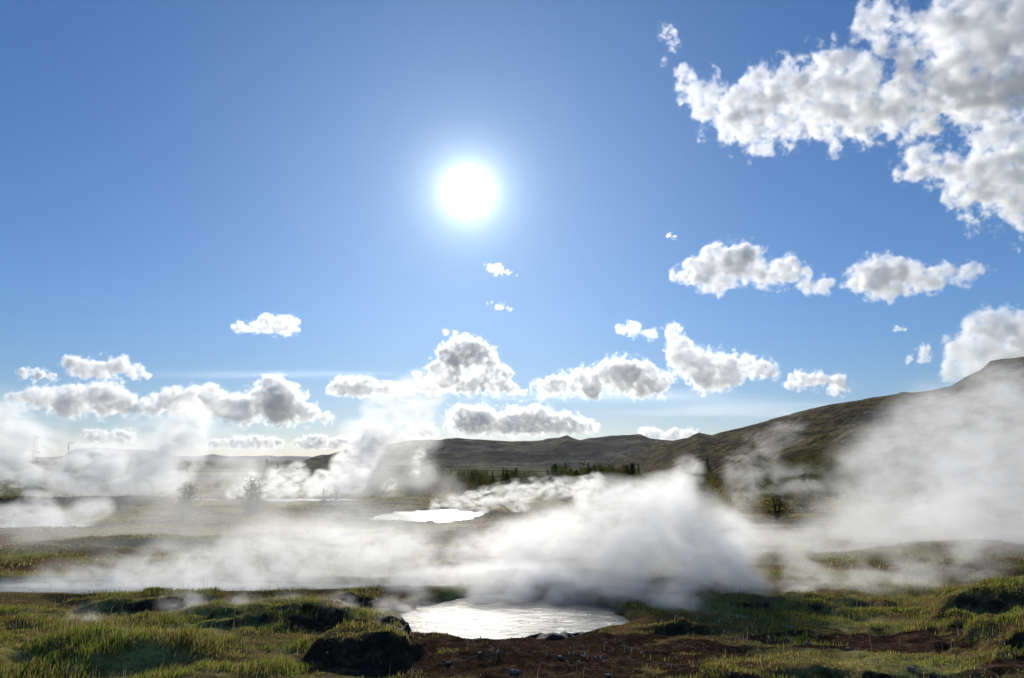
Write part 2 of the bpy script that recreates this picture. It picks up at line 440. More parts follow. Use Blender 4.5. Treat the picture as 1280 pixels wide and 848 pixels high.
# ------------------------------------------------------------------ hills
def interp(px, pts):
    return np.interp(px, [p[0] for p in pts], [p[1] for p in pts])
def relief(name, label, pxs, sky_pts, near, far, foot, rows, amp, nsc, mat, power=1.0, back=1.5, terr=0.0):
    """a slope from its foot line up to the skyline seen in the photograph and down again behind"""
    t = np.concatenate([np.linspace(0, 1, rows), np.linspace(1.03, back, 14)])
    PX, T = np.meshgrid(pxs, t, indexing='xy')
    nearv = interp(PX, near); farv = interp(PX, far)
    Yd = nearv + (farv - nearv) * T
    sky_y = interp(PX, sky_pts)
    b = (424.0 - sky_y) / F
    ridge_z = CAMZ + farv * (math.sin(PITCH) + b * math.cos(PITCH)) / (math.cos(PITCH) - b * math.sin(PITCH))
    fz = interp(PX, foot)
    X = (PX - 640.0) / F / math.cos(PITCH) * nearv + ((PX - 640.0) / F) * (Yd - nearv) / math.cos(PITCH)
    # along the sight fan; the fan's forward depth differs from Y by the pitch
    dep = farv / (math.cos(PITCH) - b * math.sin(PITCH))
    X = (PX - 640.0) / F * dep * (Yd / farv)
    prof = np.where(T <= 1, np.clip(T, 0, 1) ** power, 1 - (T - 1) * 1.2)
    Z = fz + (ridge_z - fz) * prof
    n = fbm(X / nsc, Yd / (nsc * 1.2), 2.0, 6, 0.55, ridge=True) - 0.6
    ts = np.sin((Z + 4 * fbm(X / (nsc * 2), Yd / (nsc * 2), 8.0, 3)) / max(terr, 1e-3)) if terr else 0
    env = np.sin(np.clip(T, 0, 1) * math.pi) ** 0.7 + 0.12
    Z = Z + env * amp * n + (env * terr * 0.5 * ts if terr else 0)
    V = np.stack([X.ravel(), Yd.ravel(), Z.ravel()], 1)
    nr, nc = X.shape
    ii = (np.arange(nr - 1)[:, None] * nc + np.arange(nc - 1)[None, :]).ravel()
    o = mesh_obj(name, V, np.stack([ii, ii + 1, ii + nc + 1, ii + nc], 1), mat, smooth=True)
    tag(o, label, kind='structure')
    return o, X, Yd, Z

hm, *_ = prin('hillside_heath', rough=1.0, spec=0.0)
noise_ramp(hm, 0.05, [(0.36, (0.03, 0.026, 0.022)), (0.46, (0.075, 0.060, 0.042)), (0.53, (0.14, 0.125, 0.062)), (0.60, (0.19, 0.135, 0.075)), (0.68, (0.075, 0.085, 0.038))], detail=12, rough=0.75, stretch=(0.5, 0.6, 3.5), bump=1.0, bump_scale=0.3, bdist=2.0)
def speckle(m, sc, lo, hi):
    n, l = m.node_tree.nodes, m.node_tree.links; b = n['Principled BSDF']
    src = b.inputs['Base Color'].links[0].from_socket
    t = N(n, 'ShaderNodeTexCoord'); z = N(n, 'ShaderNodeTexNoise'); z.inputs['Scale'].default_value = sc; z.inputs['Detail'].default_value = 5; z.inputs['Roughness'].default_value = 0.8
    l.new(t.outputs['Object'], z.inputs['Vector'])
    r = N(n, 'ShaderNodeValToRGB'); l.new(z.outputs['Fac'], r.inputs[0])
    r.color_ramp.elements[0].position = 0.40; r.color_ramp.elements[0].color = (lo, lo, lo, 1); r.color_ramp.elements[1].position = 0.60; r.color_ramp.elements[1].color = (hi, hi * 0.95, hi * 0.8, 1)
    x = N(n, 'ShaderNodeMix', data_type='RGBA', blend_type='MULTIPLY'); x.inputs['Factor'].default_value = 1.0
    l.new(src, x.inputs[6]); l.new(r.outputs[0], x.inputs[7]); l.new(x.outputs[2], b.inputs['Base Color'])
speckle(hm, 0.16, 0.35, 1.9)
hill, HX, HY, HZ = relief('hillside', 'long dark heath hillside rising to a rocky brow at the right',
    np.concatenate([np.linspace(770, 1330, 300), np.linspace(1345, 2600, 40)]),
    [(770, 572), (800, 562), (830, 553), (860, 548), (868, 543), (874, 541), (882, 543), (890, 545), (900, 541), (930, 534), (960, 526), (1000, 515), (1040, 506), (1080, 500), (1120, 494), (1128, 491), (1140, 492), (1165, 489), (1190, 484), (1205, 474), (1225, 464), (1238, 452), (1255, 449), (1290, 447), (1400, 420), (1700, 380), (2600, 380)],
    [(770, 900), (860, 420), (960, 200), (1060, 120), (1280, 82), (1700, 75), (2600, 75)],
    [(770, 1500), (860, 1150), (1000, 900), (1280, 560), (1700, 480), (2600, 450)],
    [(770, -13), (860, -11.5), (960, -5.5), (1060, -2.0), (1280, -0.6), (2600, -0.6)], 150, 4.0, 90.0, hm, power=1.15, terr=1.6)

fm, *_ = prin('far_hill_rock', rough=1.0, spec=0.0)
noise_ramp(fm, 0.010, [(0.38, (0.055, 0.045, 0.042)), (0.48, (0.13, 0.105, 0.08)), (0.55, (0.24, 0.21, 0.15)), (0.63, (0.12, 0.12, 0.08))], detail=12, rough=0.72, stretch=(0.35, 0.6, 6), bump=1.0, bump_scale=0.04, bdist=8.0)
speckle(fm, 0.04, 0.45, 1.7)
relief('low_hills', 'row of low dark hills across the middle of the horizon',
    np.linspace(330, 1100, 420),
    [(330, 590), (370, 581), (395, 574), (412, 570), (430, 564), (455, 560), (470, 557), (500, 554), (530, 551), (560, 550), (580, 549), (620, 551), (640, 552), (680, 552), (700, 548), (709, 545), (716, 548), (725, 551), (745, 548), (765, 545), (790, 544), (800, 543), (812, 548), (835, 551), (870, 556), (1100, 566)],
    [(330, 1400), (500, 1150), (1100, 1100)], [(330, 1900), (500, 1700), (1100, 1600)], [(330, -11.5), (1100, -11.5)], 60, 9.0, 180.0, fm, power=0.85, terr=2.6)
mm, *_ = prin('mountain_rock', rough=1.0, spec=0.0)
noise_ramp(mm, 0.002, [(0.4, (0.04, 0.045, 0.06)), (0.6, (0.09, 0.09, 0.10))], bump=0.6, bump_scale=0.004, bdist=60)
relief('distant_mountain', 'flat-topped blue mountain far away at the left', np.linspace(-900, 470, 220),
    [(-900, 560), (-300, 556), (-100, 566), (40, 575), (78, 572), (90, 563), (104, 561), (118, 559.5), (135, 560.5), (150, 562.5), (178, 562), (200, 566), (222, 570), (240, 571.5), (258, 571), (266, 569), (272, 570.5), (285, 573), (330, 572.5), (370, 573.5), (470, 575)],
    [(-900, 8500), (470, 8500)], [(-900, 10500), (470, 10500)], [(-900, -14), (470, -14)], 30, 30.0, 900.0, mm)

# ------------------------------------------------------------------ rocks
rm_, *_ = prin('wet_rock', rough=0.8, spec=0.2)
noise_ramp(rm_, 4.0, [(0.35, (0.012, 0.011, 0.010)), (0.55, (0.03, 0.027, 0.025)), (0.7, (0.06, 0.055, 0.05))], bump=0.8, bump_scale=9, bdist=0.05)
pm_, *_ = prin('dry_stone', rough=0.9, spec=0.2)
noise_ramp(pm_, 12.0, [(0.35, (0.10, 0.09, 0.08)), (0.6, (0.28, 0.26, 0.24))], bump=0.5, bump_scale=30, bdist=0.01)
def rock(name, loc, sx, sy, sz, mat, seed, label=None, cat='rock', group=None, sub=4):
    bm = bmesh.new(); bmesh.ops.create_icosphere(bm, subdivisions=sub, radius=1.0)
    co = np.array([v.co[:] for v in bm.verts])
    r = 1 + 0.32 * fbm(co[:, 0] * 1.1 + seed, co[:, 1] * 1.1, co[:, 2] * 1.1 + seed, 4, 0.55)
    for v, k in zip(bm.verts, r):
        v.co = v.co * k; v.co.z = max(min(v.co.z, 0.62 + 0.30 * math.sin(v.co.x * 4 + seed) * math.cos(v.co.y * 3 + seed)), -0.6)
        v.co.x *= sx; v.co.y *= sy; v.co.z *= sz
    me = D.meshes.new(name); bm.to_mesh(me); bm.free(); me.materials.append(mat)
    o = D.objects.new(name, me); COL.objects.link(o); o.location = loc
    tag(o, label, cat, group); return o
w = WATER
rock('rock', (0.75, 16.25, w + 0.02), 0.52, 0.36, 0.22, rm_, 1, 'low dark flat rock in the water at the front rim of the silver pool')
rock('rock', (1.45, 16.6, w - 0.02), 0.42, 0.30, 0.16, rm_, 6, 'small flat rock just right of the larger one at the pool rim')
rock('rock', (-2.35, 16.6, w + 0.03), 0.36, 0.40, 0.30, rm_, 2, 'dark wet rock at the left end of the silver pool')
rock('rock', (-2.95, 17.6, w + 0.03), 0.60, 0.45, 0.26, rm_, 3, 'broad steaming rock ledge left of the silver pool')
rock('rock', (-1.95, 16.1, w - 0.03), 0.22, 0.20, 0.16, rm_, 4, 'small dark rock nearest the left corner of the silver pool')
rock('rock', (-0.8, 16.0, w - 0.05), 0.30, 0.14, 0.11, rm_, 8, 'thin dark rock sliver breaking the water at the near shore')
for i, (px, py, r) in enumerate([(643, 841, 0.07), (1140, 838, 0.06), (700, 822, 0.04), (560, 830, 0.04), (760, 845, 0.04), (600, 818, 0.03), (905, 845, 0.05), (1010, 805, 0.05), (1060, 812, 0.04), (520, 838, 0.03), (985, 787, 0.09)]):
    p = on_ground(px, py)
    rock('stone', (p.x, p.y, p.z + r * 0.3), r * 1.3, r, r * 0.8, pm_, 20 + i,
         {0: 'pale pebble on the brown earth below the silver pool', 1: 'pale stone lying in the grass near the bottom right corner', 10: 'pale stone below the mossy humps right of the pool'}.get(i, 'small grey stone on bare brown earth ' + ['', '', 'right of centre, alone', 'below the round grassy mound', 'at the bottom edge under the white flowers', 'just below the pool rim', 'at the bottom edge right of centre', 'on the bare strip below the mossy humps', 'on the bare strip toward the right bank', 'beside the round grassy mound'][i % 10]), 'stone', 'small stones on the brown earth', sub=2)

# ------------------------------------------------------------------ grass
gmat = D.materials.new('grass_blades'); gmat.use_nodes = True
n, l = gmat.node_tree.nodes, gmat.node_tree.links; n.clear()
go = N(n, 'ShaderNodeOutputMaterial'); ga = N(n, 'ShaderNodeAttribute'); ga.attribute_name = 'tint'
gd = N(n, 'ShaderNodeBsdfDiffuse'); gt = N(n, 'ShaderNodeBsdfTranslucent'); gx = N(n, 'ShaderNodeMixShader'); gx.inputs[0].default_value = 0.55
l.new(ga.outputs['Color'], gd.inputs[0]); l.new(ga.outputs['Color'], gt.inputs[0])
l.new(gd.outputs[0], gx.inputs[1]); l.new(gt.outputs[0], gx.inputs[2]); l.new(gx.outputs[0], go.inputs['Surface'])

def blades(name, label, X, Y, Hh, Wd, cols, lean=0.35, seed=0, mat=gmat):
    """many bent tapering blades as one mesh"""
    rg = np.random.RandomState(seed)
    n_ = len(X); Z = height(X, Y) - 0.02
    a = rg.uniform(0, 2 * math.pi, n_)
    tx, ty = np.cos(a), np.sin(a)                     # width direction
    b = rg.uniform(0, 2 * math.pi, n_)
    lx = np.cos(b) * lean * rg.uniform(0.2, 1.3, n_) * Hh + 0.12 * Hh; ly = np.sin(b) * lean * rg.uniform(0.2, 1.3, n_) * Hh
    w = Wd / 2
    P = np.zeros((n_, 5, 3))
    base = np.stack([X, Y, Z], 1); T = np.stack([tx, ty, np.zeros(n_)], 1); L = np.stack([lx, ly, np.zeros(n_)], 1); U = np.array([0, 0, 1.0])
    P[:, 0] = base - T * w[:, None]; P[:, 1] = base + T * w[:, None]
    mid = base + L * 0.35 + U * (Hh * 0.6)[:, None]
    P[:, 2] = mid - T * (w * 0.8)[:, None]; P[:, 3] = mid + T * (w * 0.8)[:, None]
    P[:, 4] = base + L + U * Hh[:, None] * 0.98
    i0 = np.arange(n_)[:, None] * 5
    Fc = np.concatenate([i0 + np.array([0, 1, 3]), i0 + np.array([0, 3, 2]), i0 + np.array([2, 3, 4])], 1).reshape(-1, 3)
    o = mesh_obj(name, P.reshape(-1, 3), Fc, mat)
    at_ = o.data.attributes.new('tint', 'FLOAT_COLOR', 'POINT')
    c4 = np.ones((n_, 5, 4)); c4[:, :, :3] = cols[:, None, :]
    at_.data.foreach_set('color', c4.astype(np.float32).ravel())
    tag(o, label, 'grass', kind='stuff'); return o

def scatter(n_, y0, y1, seed, half=0.72, power=1.0):
    rg = np.random.RandomState(seed)
    y = (y0 ** 2 + (y1 ** 2 - y0 ** 2) * rg.uniform(0, 1, n_) ** power) ** 0.5
    x = rg.uniform(-half, half, n_) * (y + 1.0)
    return x, y, rg
def dry(x, y):
    pd = np.full(x.shape, 9.0)
    for i in range(len(POOLS)): pd = np.minimum(pd, pool_d(i, x, y))
    return pd
PAL = np.array([(0.07, 0.12, 0.016), (0.15, 0.22, 0.022), (0.25, 0.28, 0.030), (0.32, 0.28, 0.09), (0.36, 0.28, 0.14), (0.13, 0.14, 0.030), (0.28, 0.13, 0.045)])
def colours(x, y, rg, wts_a, wts_b, sc=2.5):
    k = sm(-0.35, 0.35, fbm(x / sc, y / sc, 21.0, 3))
    wa, wb = np.cumsum(wts_a) / sum(wts_a), np.cumsum(wts_b) / sum(wts_b)
    u = rg.uniform(0, 1, len(x))
    ia = np.searchsorted(wa, u); ib = np.searchsorted(wb, u)
    idx = np.where(rg.uniform(0, 1, len(x)) < k, ia, ib)
    c = PAL[np.clip(idx, 0, len(PAL) - 1)]
    return c * rg.uniform(0.7, 1.3, (len(x), 1))

# near turf
x, y, rg = scatter(330000, 12.2, 25, 1)
s = soil(x, y); pd = dry(x, y); mh = mound_h(x, y)
clump = fbm(x / 0.35, y / 0.3, 31.0, 2)
keep = (pd > 1.06) & (rg.uniform(0, 1, len(x)) > (s - 0.38) * 1.9) & (clump + 0.3 > rg.uniform(-0.5, 0.5, len(x)))
tallness = sm(-0.3, 0.5, fbm(x / 1.7, y / 1.4, 41.0, 3))
edge = sm(-2.5, -4.5, x) * sm(18.5, 16, y) + sm(8.0, 10.0, x) * sm(18, 16, y) * 0.9
x, y, clump, tallness, edge, mh, s = [v[keep] for v in (x, y, clump, tallness, edge, mh, s)]
Hh = (0.035 + 0.07 * tallness + 0.10 * edge * tallness + 0.015 * sm(0.05, 0.3, mh)) * rg.uniform(0.5, 1.35, len(x))
Wd = 0.009 + 0.006 * rg.uniform(0, 1, len(x))
blades('grass', 'short and tall grass covering the banks round the near pool', x, y, Hh, Wd, colours(x, y, rg, [1.5, 3.5, 4, 3, 1.2, 2, 0.5], [1, 1, 2, 4, 2.2, 3, 1.6]), seed=2)
# dry seed stalks, sticking out
x, y, rg = scatter(5200, 12.5, 27, 5)
keep = (dry(x, y) > 1.05) & (rg.uniform(0, 1, len(x)) > soil(x, y) * 0.85) & (fbm(x / 1.2, y / 1.0, 51.0, 2) > -0.05)
x, y = x[keep], y[keep]
PALs = np.array([(0.32, 0.25, 0.14), (0.26, 0.16, 0.09), (0.36, 0.31, 0.22)])
blades('grass_stalk', 'thin dry seed stalks standing above the near grass', x, y, rg.uniform(0.16, 0.36, len(x)), np.full(len(x), 0.0065), PALs[rg.randint(0, 3, len(x))], lean=0.22, seed=6)
# tufts beyond the near pools
x, y, rg = scatter(190000, 25, 72, 8)
cl = fbm(x / 1.6, y / 1.1, 61.0, 3)
keep = (dry(x, y) > 1.08) & (cl > rg.uniform(-0.5, 0.5, len(x)))
x, y = x[keep], y[keep]
Hh = rg.uniform(0.03, 0.11, len(x)) * (1 + 0.5 * sm(0, 0.6, fbm(x / 5, y / 3, 71.0, 2))); Wd = 0.02 + 0.0008 * y
blades('grass', 'tawny and green tussocks across the middle of the plain', x, y, Hh, Wd, colours(x, y, rg, [0.7, 1.2, 2.5, 4, 2.5, 2, 2], [1.5, 0.7, 1, 4, 3, 3, 2.5], 6.0), seed=9)
x, y, rg = scatter(90000, 72, 125, 18, half=0.70)
keep = (dry(x, y) > 1.05)
x, y = x[keep], y[keep]
blades('grass', 'brown and ochre scrub between the far pools and the trees', x, y, rg.uniform(0.08, 0.28, len(x)) * (0.6 + sm(0, .5, fbm(x / 9, y / 5, 75.0, 2))), 0.05 + 0.0010 * y, colours(x, y, rg, [2, 1, 1, 2, 1.5, 3, 1.8], [3, 1, 0.5, 2, 1, 4, 1.2], 9.0) * 0.8, seed=19)

# gravel and crumbs of earth on the bare patches
x, y, rg = scatter(60000, 12.3, 19.5, 44)
keep = (soil(x, y) > 0.5) & (dry(x, y) > 1.0) & (rg.uniform(0, 1, len(x)) < 0.6)
x, y = x[keep], y[keep]; nn = len(x); z = height(x, y)
r = 0.006 + 0.020 * rg.uniform(0, 1, nn) ** 4
T4 = np.array([(1, 0, -.3), (-.5, .87, -.3), (-.5, -.87, -.3), (0.1, 0, .8)])
ang = rg.uniform(0, 6.28, nn); ca, sa = np.cos(ang), np.sin(ang)
P = np.zeros((nn, 4, 3))
for k in range(4):
    jx, jy, jz = [rg.uniform(0.6, 1.4, nn) for _ in range(3)]
    tx, ty = T4[k, 0] * jx, T4[k, 1] * jy
    P[:, k, 0] = x + r * (tx * ca - ty * sa); P[:, k, 1] = y + r * (tx * sa + ty * ca); P[:, k, 2] = z + r * T4[k, 2] * jz
i0 = np.arange(nn)[:, None] * 4
Fc = np.concatenate([i0 + np.array([0, 1, 3]), i0 + np.array([1, 2, 3]), i0 + np.array([2, 0, 3])], 1).reshape(-1, 3)
grm, *_ = prin('gravel_bits', rough=0.95, spec=0.1)
noise_ramp(grm, 6.0, [(0.35, (0.05, 0.032, 0.022)), (0.5, (0.11, 0.075, 0.05)), (0.62, (0.24, 0.19, 0.15))])
gr = mesh_obj('gravel', P.reshape(-1, 3), Fc, grm); tag(gr, 'crumbs and gravel on the bare brown earth', kind='stuff')

# pale woolly flower heads and rosettes on the earth
fx = []
for (px, py, sp, cnt) in [(735, 822, 34, 45), (595, 797, 14, 26), (790, 818, 14, 22), (940, 800, 60, 50), (620, 815, 10, 12), (905, 778, 50, 40), (1050, 790, 70, 24), (330, 815, 120, 26), (250, 790, 120, 18)]:
    rg = random.Random(px)
    for _ in range(cnt // 2):
        fx.append(on_ground(px + rg.gauss(0, sp * 0.5), min(846, py + rg.gauss(0, 5))))
bm = bmesh.new(); rg = random.Random(4)
for p in fx:
    r = rg.uniform(0.010, 0.022); hh = rg.uniform(0.02, 0.07)
    c = Vector((p.x, p.y, p.z + hh))
    bmesh.ops.create_icosphere(bm, subdivisions=1, radius=r, matrix=Matrix.Translation(c))
    v = [bm.verts.new(c + Vector((0.004, 0, 0))), bm.verts.new(c - Vector((0.004, 0, 0))), bm.verts.new((p.x, p.y, p.z - 0.02))]
    bm.faces.new(v)
me = D.meshes.new('wildflowers'); bm.to_mesh(me); bm.free()
flm, *_ = prin('woolly_white', (0.55, 0.53, 0.45), 0.9, 0.2); me.materials.append(flm)
o = D.objects.new('wildflowers', me); COL.objects.link(o)
tag(o, 'tiny woolly white flower heads dotted over the near bank', 'wildflowers', kind='stuff')

# ------------------------------------------------------------------ trees
def leafmat(name, cols, trans=0.4):
    m = D.materials.new(name); m.use_nodes = True
    n, l = m.node_tree.nodes, m.node_tree.links; n.clear()
    out = N(n, 'ShaderNodeOutputMaterial'); g = N(n, 'ShaderNodeNewGeometry'); oi = N(n, 'ShaderNodeObjectInfo')
    ad = N(n, 'ShaderNodeMath', operation='MULTIPLY_ADD'); ad.inputs[1].default_value = 0.65
    mu = N(n, 'ShaderNodeMath', operation='MULTIPLY'); mu.inputs[1].default_value = 0.35; l.new(oi.outputs['Random'], mu.inputs[0])
    l.new(g.outputs['Random Per Island'], ad.inputs[0]); l.new(mu.outputs[0], ad.inputs[2])
    r = N(n, 'ShaderNodeValToRGB'); l.new(ad.outputs[0], r.inputs[0])
    while len(r.color_ramp.elements) < len(cols): r.color_ramp.elements.new(0.5)
    for i, (e, c) in enumerate(zip(r.color_ramp.elements, cols)): e.position = i / (len(cols) - 1); e.color = (*c, 1)
    d = N(n, 'ShaderNodeBsdfDiffuse'); t = N(n, 'ShaderNodeBsdfTranslucent'); x = N(n, 'ShaderNodeMixShader'); x.inputs[0].default_value = trans
    l.new(r.outputs[0], d.inputs[0]); l.new(r.outputs[0], t.inputs[0]); l.new(d.outputs[0], x.inputs[1]); l.new(t.outputs[0], x.inputs[2]); l.new(x.outputs[0], out.inputs['Surface'])
    return m
spruce_leaf = leafmat('spruce_needles', [(0.012, 0.026, 0.010), (0.03, 0.05, 0.016), (0.055, 0.075, 0.022)], 0.3)
birch_leaf = leafmat('birch_leaves', [(0.045, 0.060, 0.014), (0.09, 0.10, 0.02), (0.15, 0.14, 0.03), (0.11, 0.085, 0.03)], 0.5)
gold_leaf = leafmat('yellow_leaves', [(0.10, 0.10, 0.012), (0.22, 0.19, 0.02), (0.20, 0.12, 0.02)], 0.5)
willow_leaf = leafmat('willow_leaves', [(0.05, 0.055, 0.03), (0.09, 0.10, 0.05), (0.12, 0.10, 0.06)], 0.45)
bark, *_ = prin('bark', rough=0.9)
noise_ramp(bark, 8, [(0.4, (0.05, 0.035, 0.025)), (0.6, (0.13, 0.11, 0.09))])

def limb(bm, a, b, r0, r1, seg=5):
    d = (b - a); q = d.to_track_quat('Z', 'Y')
    ra = [bm.verts.new(a + q @ Vector((math.cos(2 * math.pi * i / seg) * r0, math.sin(2 * math.pi * i / seg) * r0, 0))) for i in range(seg)]
    rb = [bm.verts.new(b + q @ Vector((math.cos(2 * math.pi * i / seg) * r1, math.sin(2 * math.pi * i / seg) * r1, 0))) for i in range(seg)]
    for i in range(seg): bm.faces.new((ra[i], ra[(i + 1) % seg], rb[(i + 1) % seg], rb[i]))
    bm.faces.new(rb)
def bm_mesh(bm, name, mat):
    me = D.meshes.new(name); bm.to_mesh(me); bm.free(); me.materials.append(mat); return me
def leaves_mesh(name, C, sz, seed, mat, flat=0.4):
    rg = np.random.RandomState(seed); n_ = len(C)
    a = rg.normal(size=(n_, 3)); a[:, 2] *= flat; a /= np.linalg.norm(a, axis=1)[:, None]
    b = rg.normal(size=(n_, 3)); b -= (b * a).sum(1)[:, None] * a; b /= np.linalg.norm(b, axis=1)[:, None]
    s_ = (sz * rg.uniform(0.6, 1.4, n_))[:, None]
    P = np.stack([C - a * s_, C - b * s_ * 0.55, C + a * s_, C + b * s_ * 0.55], 1).reshape(-1, 3)
    Fc = np.arange(n_ * 4).reshape(-1, 4)
    o = mesh_obj(name, P, Fc, mat); me = o.data; D.objects.remove(o); return me
def spruce_model(seed, H=1.0, w=0.24, nb=300, thin=1.0):
    """unit-height spruce: whorls of drooping boughs with needle sprays"""
    rg = random.Random(seed); bm = bmesh.new()
    limb(bm, Vector((0, 0, -0.03)), Vector((rg.uniform(-.01, .01), 0, 0.97)), 0.016, 0.003)
    C = []
    for i in range(nb):
        z = 0.06 + 0.92 * (i / nb) ** 0.9
        a = i * 2.4 + rg.uniform(-0.4, 0.4); L = w * (1.02 - z) ** 0.85 * rg.uniform(0.6, 1.2) * (1 if z > 0.15 else 0.8)
        tip = Vector((math.cos(a) * L, math.sin(a) * L, z + (-0.25 + 0.35 * z) * L)); st = Vector((0, 0, z))
        if i % 3 == 0: limb(bm, st, tip, 0.004, 0.001, 3)
        m_ = max(2, int(9 * L / w * thin))
        for k in range(m_):
            f = (k + 1) / m_
            C.append(tuple(st.lerp(tip, f) + Vector((rg.gauss(0, .013), rg.gauss(0, .013), rg.gauss(0, .014)))))
    C.append((0, 0, 0.985))
    return bm_mesh(bm, 'trunk', bark), leaves_mesh('crown', np.array(C), 0.020, seed, spruce_leaf)
def broad_model(seed, mat, w=0.36, nl=1500, stems=3, low=0.12, leaf=0.013):
    """unit-height small birch or willow: several leaning stems, twigs, loose leaf clusters with gaps"""
    rg = random.Random(seed); bm = bmesh.new(); tips = []
    for s_ in range(stems):
        a = rg.uniform(0, 6.28); lean = rg.uniform(0.05, 0.5) * w
        base = Vector((math.cos(a) * 0.02, math.sin(a) * 0.02, -0.03)); top = Vector((math.cos(a) * lean, math.sin(a) * lean, rg.uniform(0.75, 0.98)))
        p = base; r = 0.018
        for k in range(1, 6):
            q = base.lerp(top, k / 5) + Vector((rg.gauss(0, .02), rg.gauss(0, .02), 0)); limb(bm, p, q, r, r * 0.75); r *= 0.75
            if k >= 1:
                for _ in range(6):
                    q0 = q; q = p.lerp(q0, rg.random())
                    b = rg.uniform(0, 6.28); L = rg.uniform(0.35, 1.0) * w * (1.15 - 0.7 * (k / 5))
                    t = q + Vector((math.cos(b) * L, math.sin(b) * L, rg.uniform(0.0, 0.12)))
                    limb(bm, q, t, r * 0.4, 0.0015, 3); tips.append((q, t)); q = q0
            p = q
        tips.append((p, top))
    C = []
    for _ in range(nl):
        q, t = tips[int(rg.random() ** 1.0 * len(tips))]
        c = q.lerp(t, rg.uniform(0.25, 1.1)) + Vector((rg.gauss(0, .03), rg.gauss(0, .03), rg.gauss(0, .035)))
        if c.z > low * rg.random(): C.append(tuple(c))
    return bm_mesh(bm, 'trunk', bark), leaves_mesh('crown', np.array(C), leaf, seed, mat, 1.0)
MODELS = {
    'spruce': [spruce_model(i, w=(0.20, 0.25, 0.17)[i]) for i in range(3)],
    'birch': [broad_model(10 + i, birch_leaf, w=(0.34, 0.40, 0.30)[i], nl=1300) for i in range(3)],
    'bush': [broad_model(20 + i, birch_leaf, w=0.55, nl=1200, stems=5, low=0.02, leaf=0.022) for i in range(2)],
    'golden': [broad_model(30, gold_leaf, w=0.26, nl=1400, low=0.02, leaf=0.016)],
    'willow': [broad_model(40 + i, willow_leaf, w=0.26, nl=2600, low=0.03, leaf=0.011, stems=5) for i in range(2)],
    'bigbirch': [broad_model(50 + i, birch_leaf, w=0.50, nl=5200, stems=6, low=0.08, leaf=0.010) for i in range(2)],
    'bare': [broad_model(60, willow_leaf, w=0.32, nl=45, stems=4, leaf=0.012)],
    'thin_spruce': [spruce_model(9, w=0.15, nb=110, thin=0.8)]}
KIND = {'spruce': 'spruce_tree', 'birch': 'birch_tree', 'bush': 'bush', 'golden': 'golden_tree', 'willow': 'willow_shrub', 'bigbirch': 'birch_tree', 'bare': 'bare_sapling', 'thin_spruce': 'spruce_tree'}
CAT = {'spruce': 'conifer tree', 'birch': 'birch tree', 'bush': 'bush', 'golden': 'tree', 'willow': 'shrub', 'bigbirch': 'birch tree', 'bare': 'sapling', 'thin_spruce': 'conifer tree'}
trnd = random.Random(77)
def hill_z(x, y):
    """ground or hillside, whichever is on top"""
    z = zg(x, y)
    d2 = (HX - x) ** 2 + (HY - y) ** 2
    k = np.unravel_index(np.argmin(d2), d2.shape)
    if d2[k] < 150: z = max(z, float(HZ[k]) )
    return z
def tree(kind, px, top, dist, label, group, z=None, wide=1.0):
    x = (px - 640) / F * dist; y = dist
    gz = hill_z(x, y) if z is None else z
    H = max(at(px, top, dist).z - gz, 0.8)
    tr, cr = MODELS[kind][trnd.randrange(len(MODELS[kind]))]
    e = D.objects.new(KIND[kind], None); COL.objects.link(e); e.location = (x, y, gz)
    a = trnd.uniform(0, 6.28)
    for nm, me in (('trunk', tr), ('crown', cr)):
        o = D.objects.new(nm, me); COL.objects.link(o); o.parent = e
        o.scale = (H * wide, H * wide, H); o.rotation_euler = (0, 0, a)
    tag(e, label, CAT[kind], group); return e
GB = 'trees and bushes in the belt below the low hills'
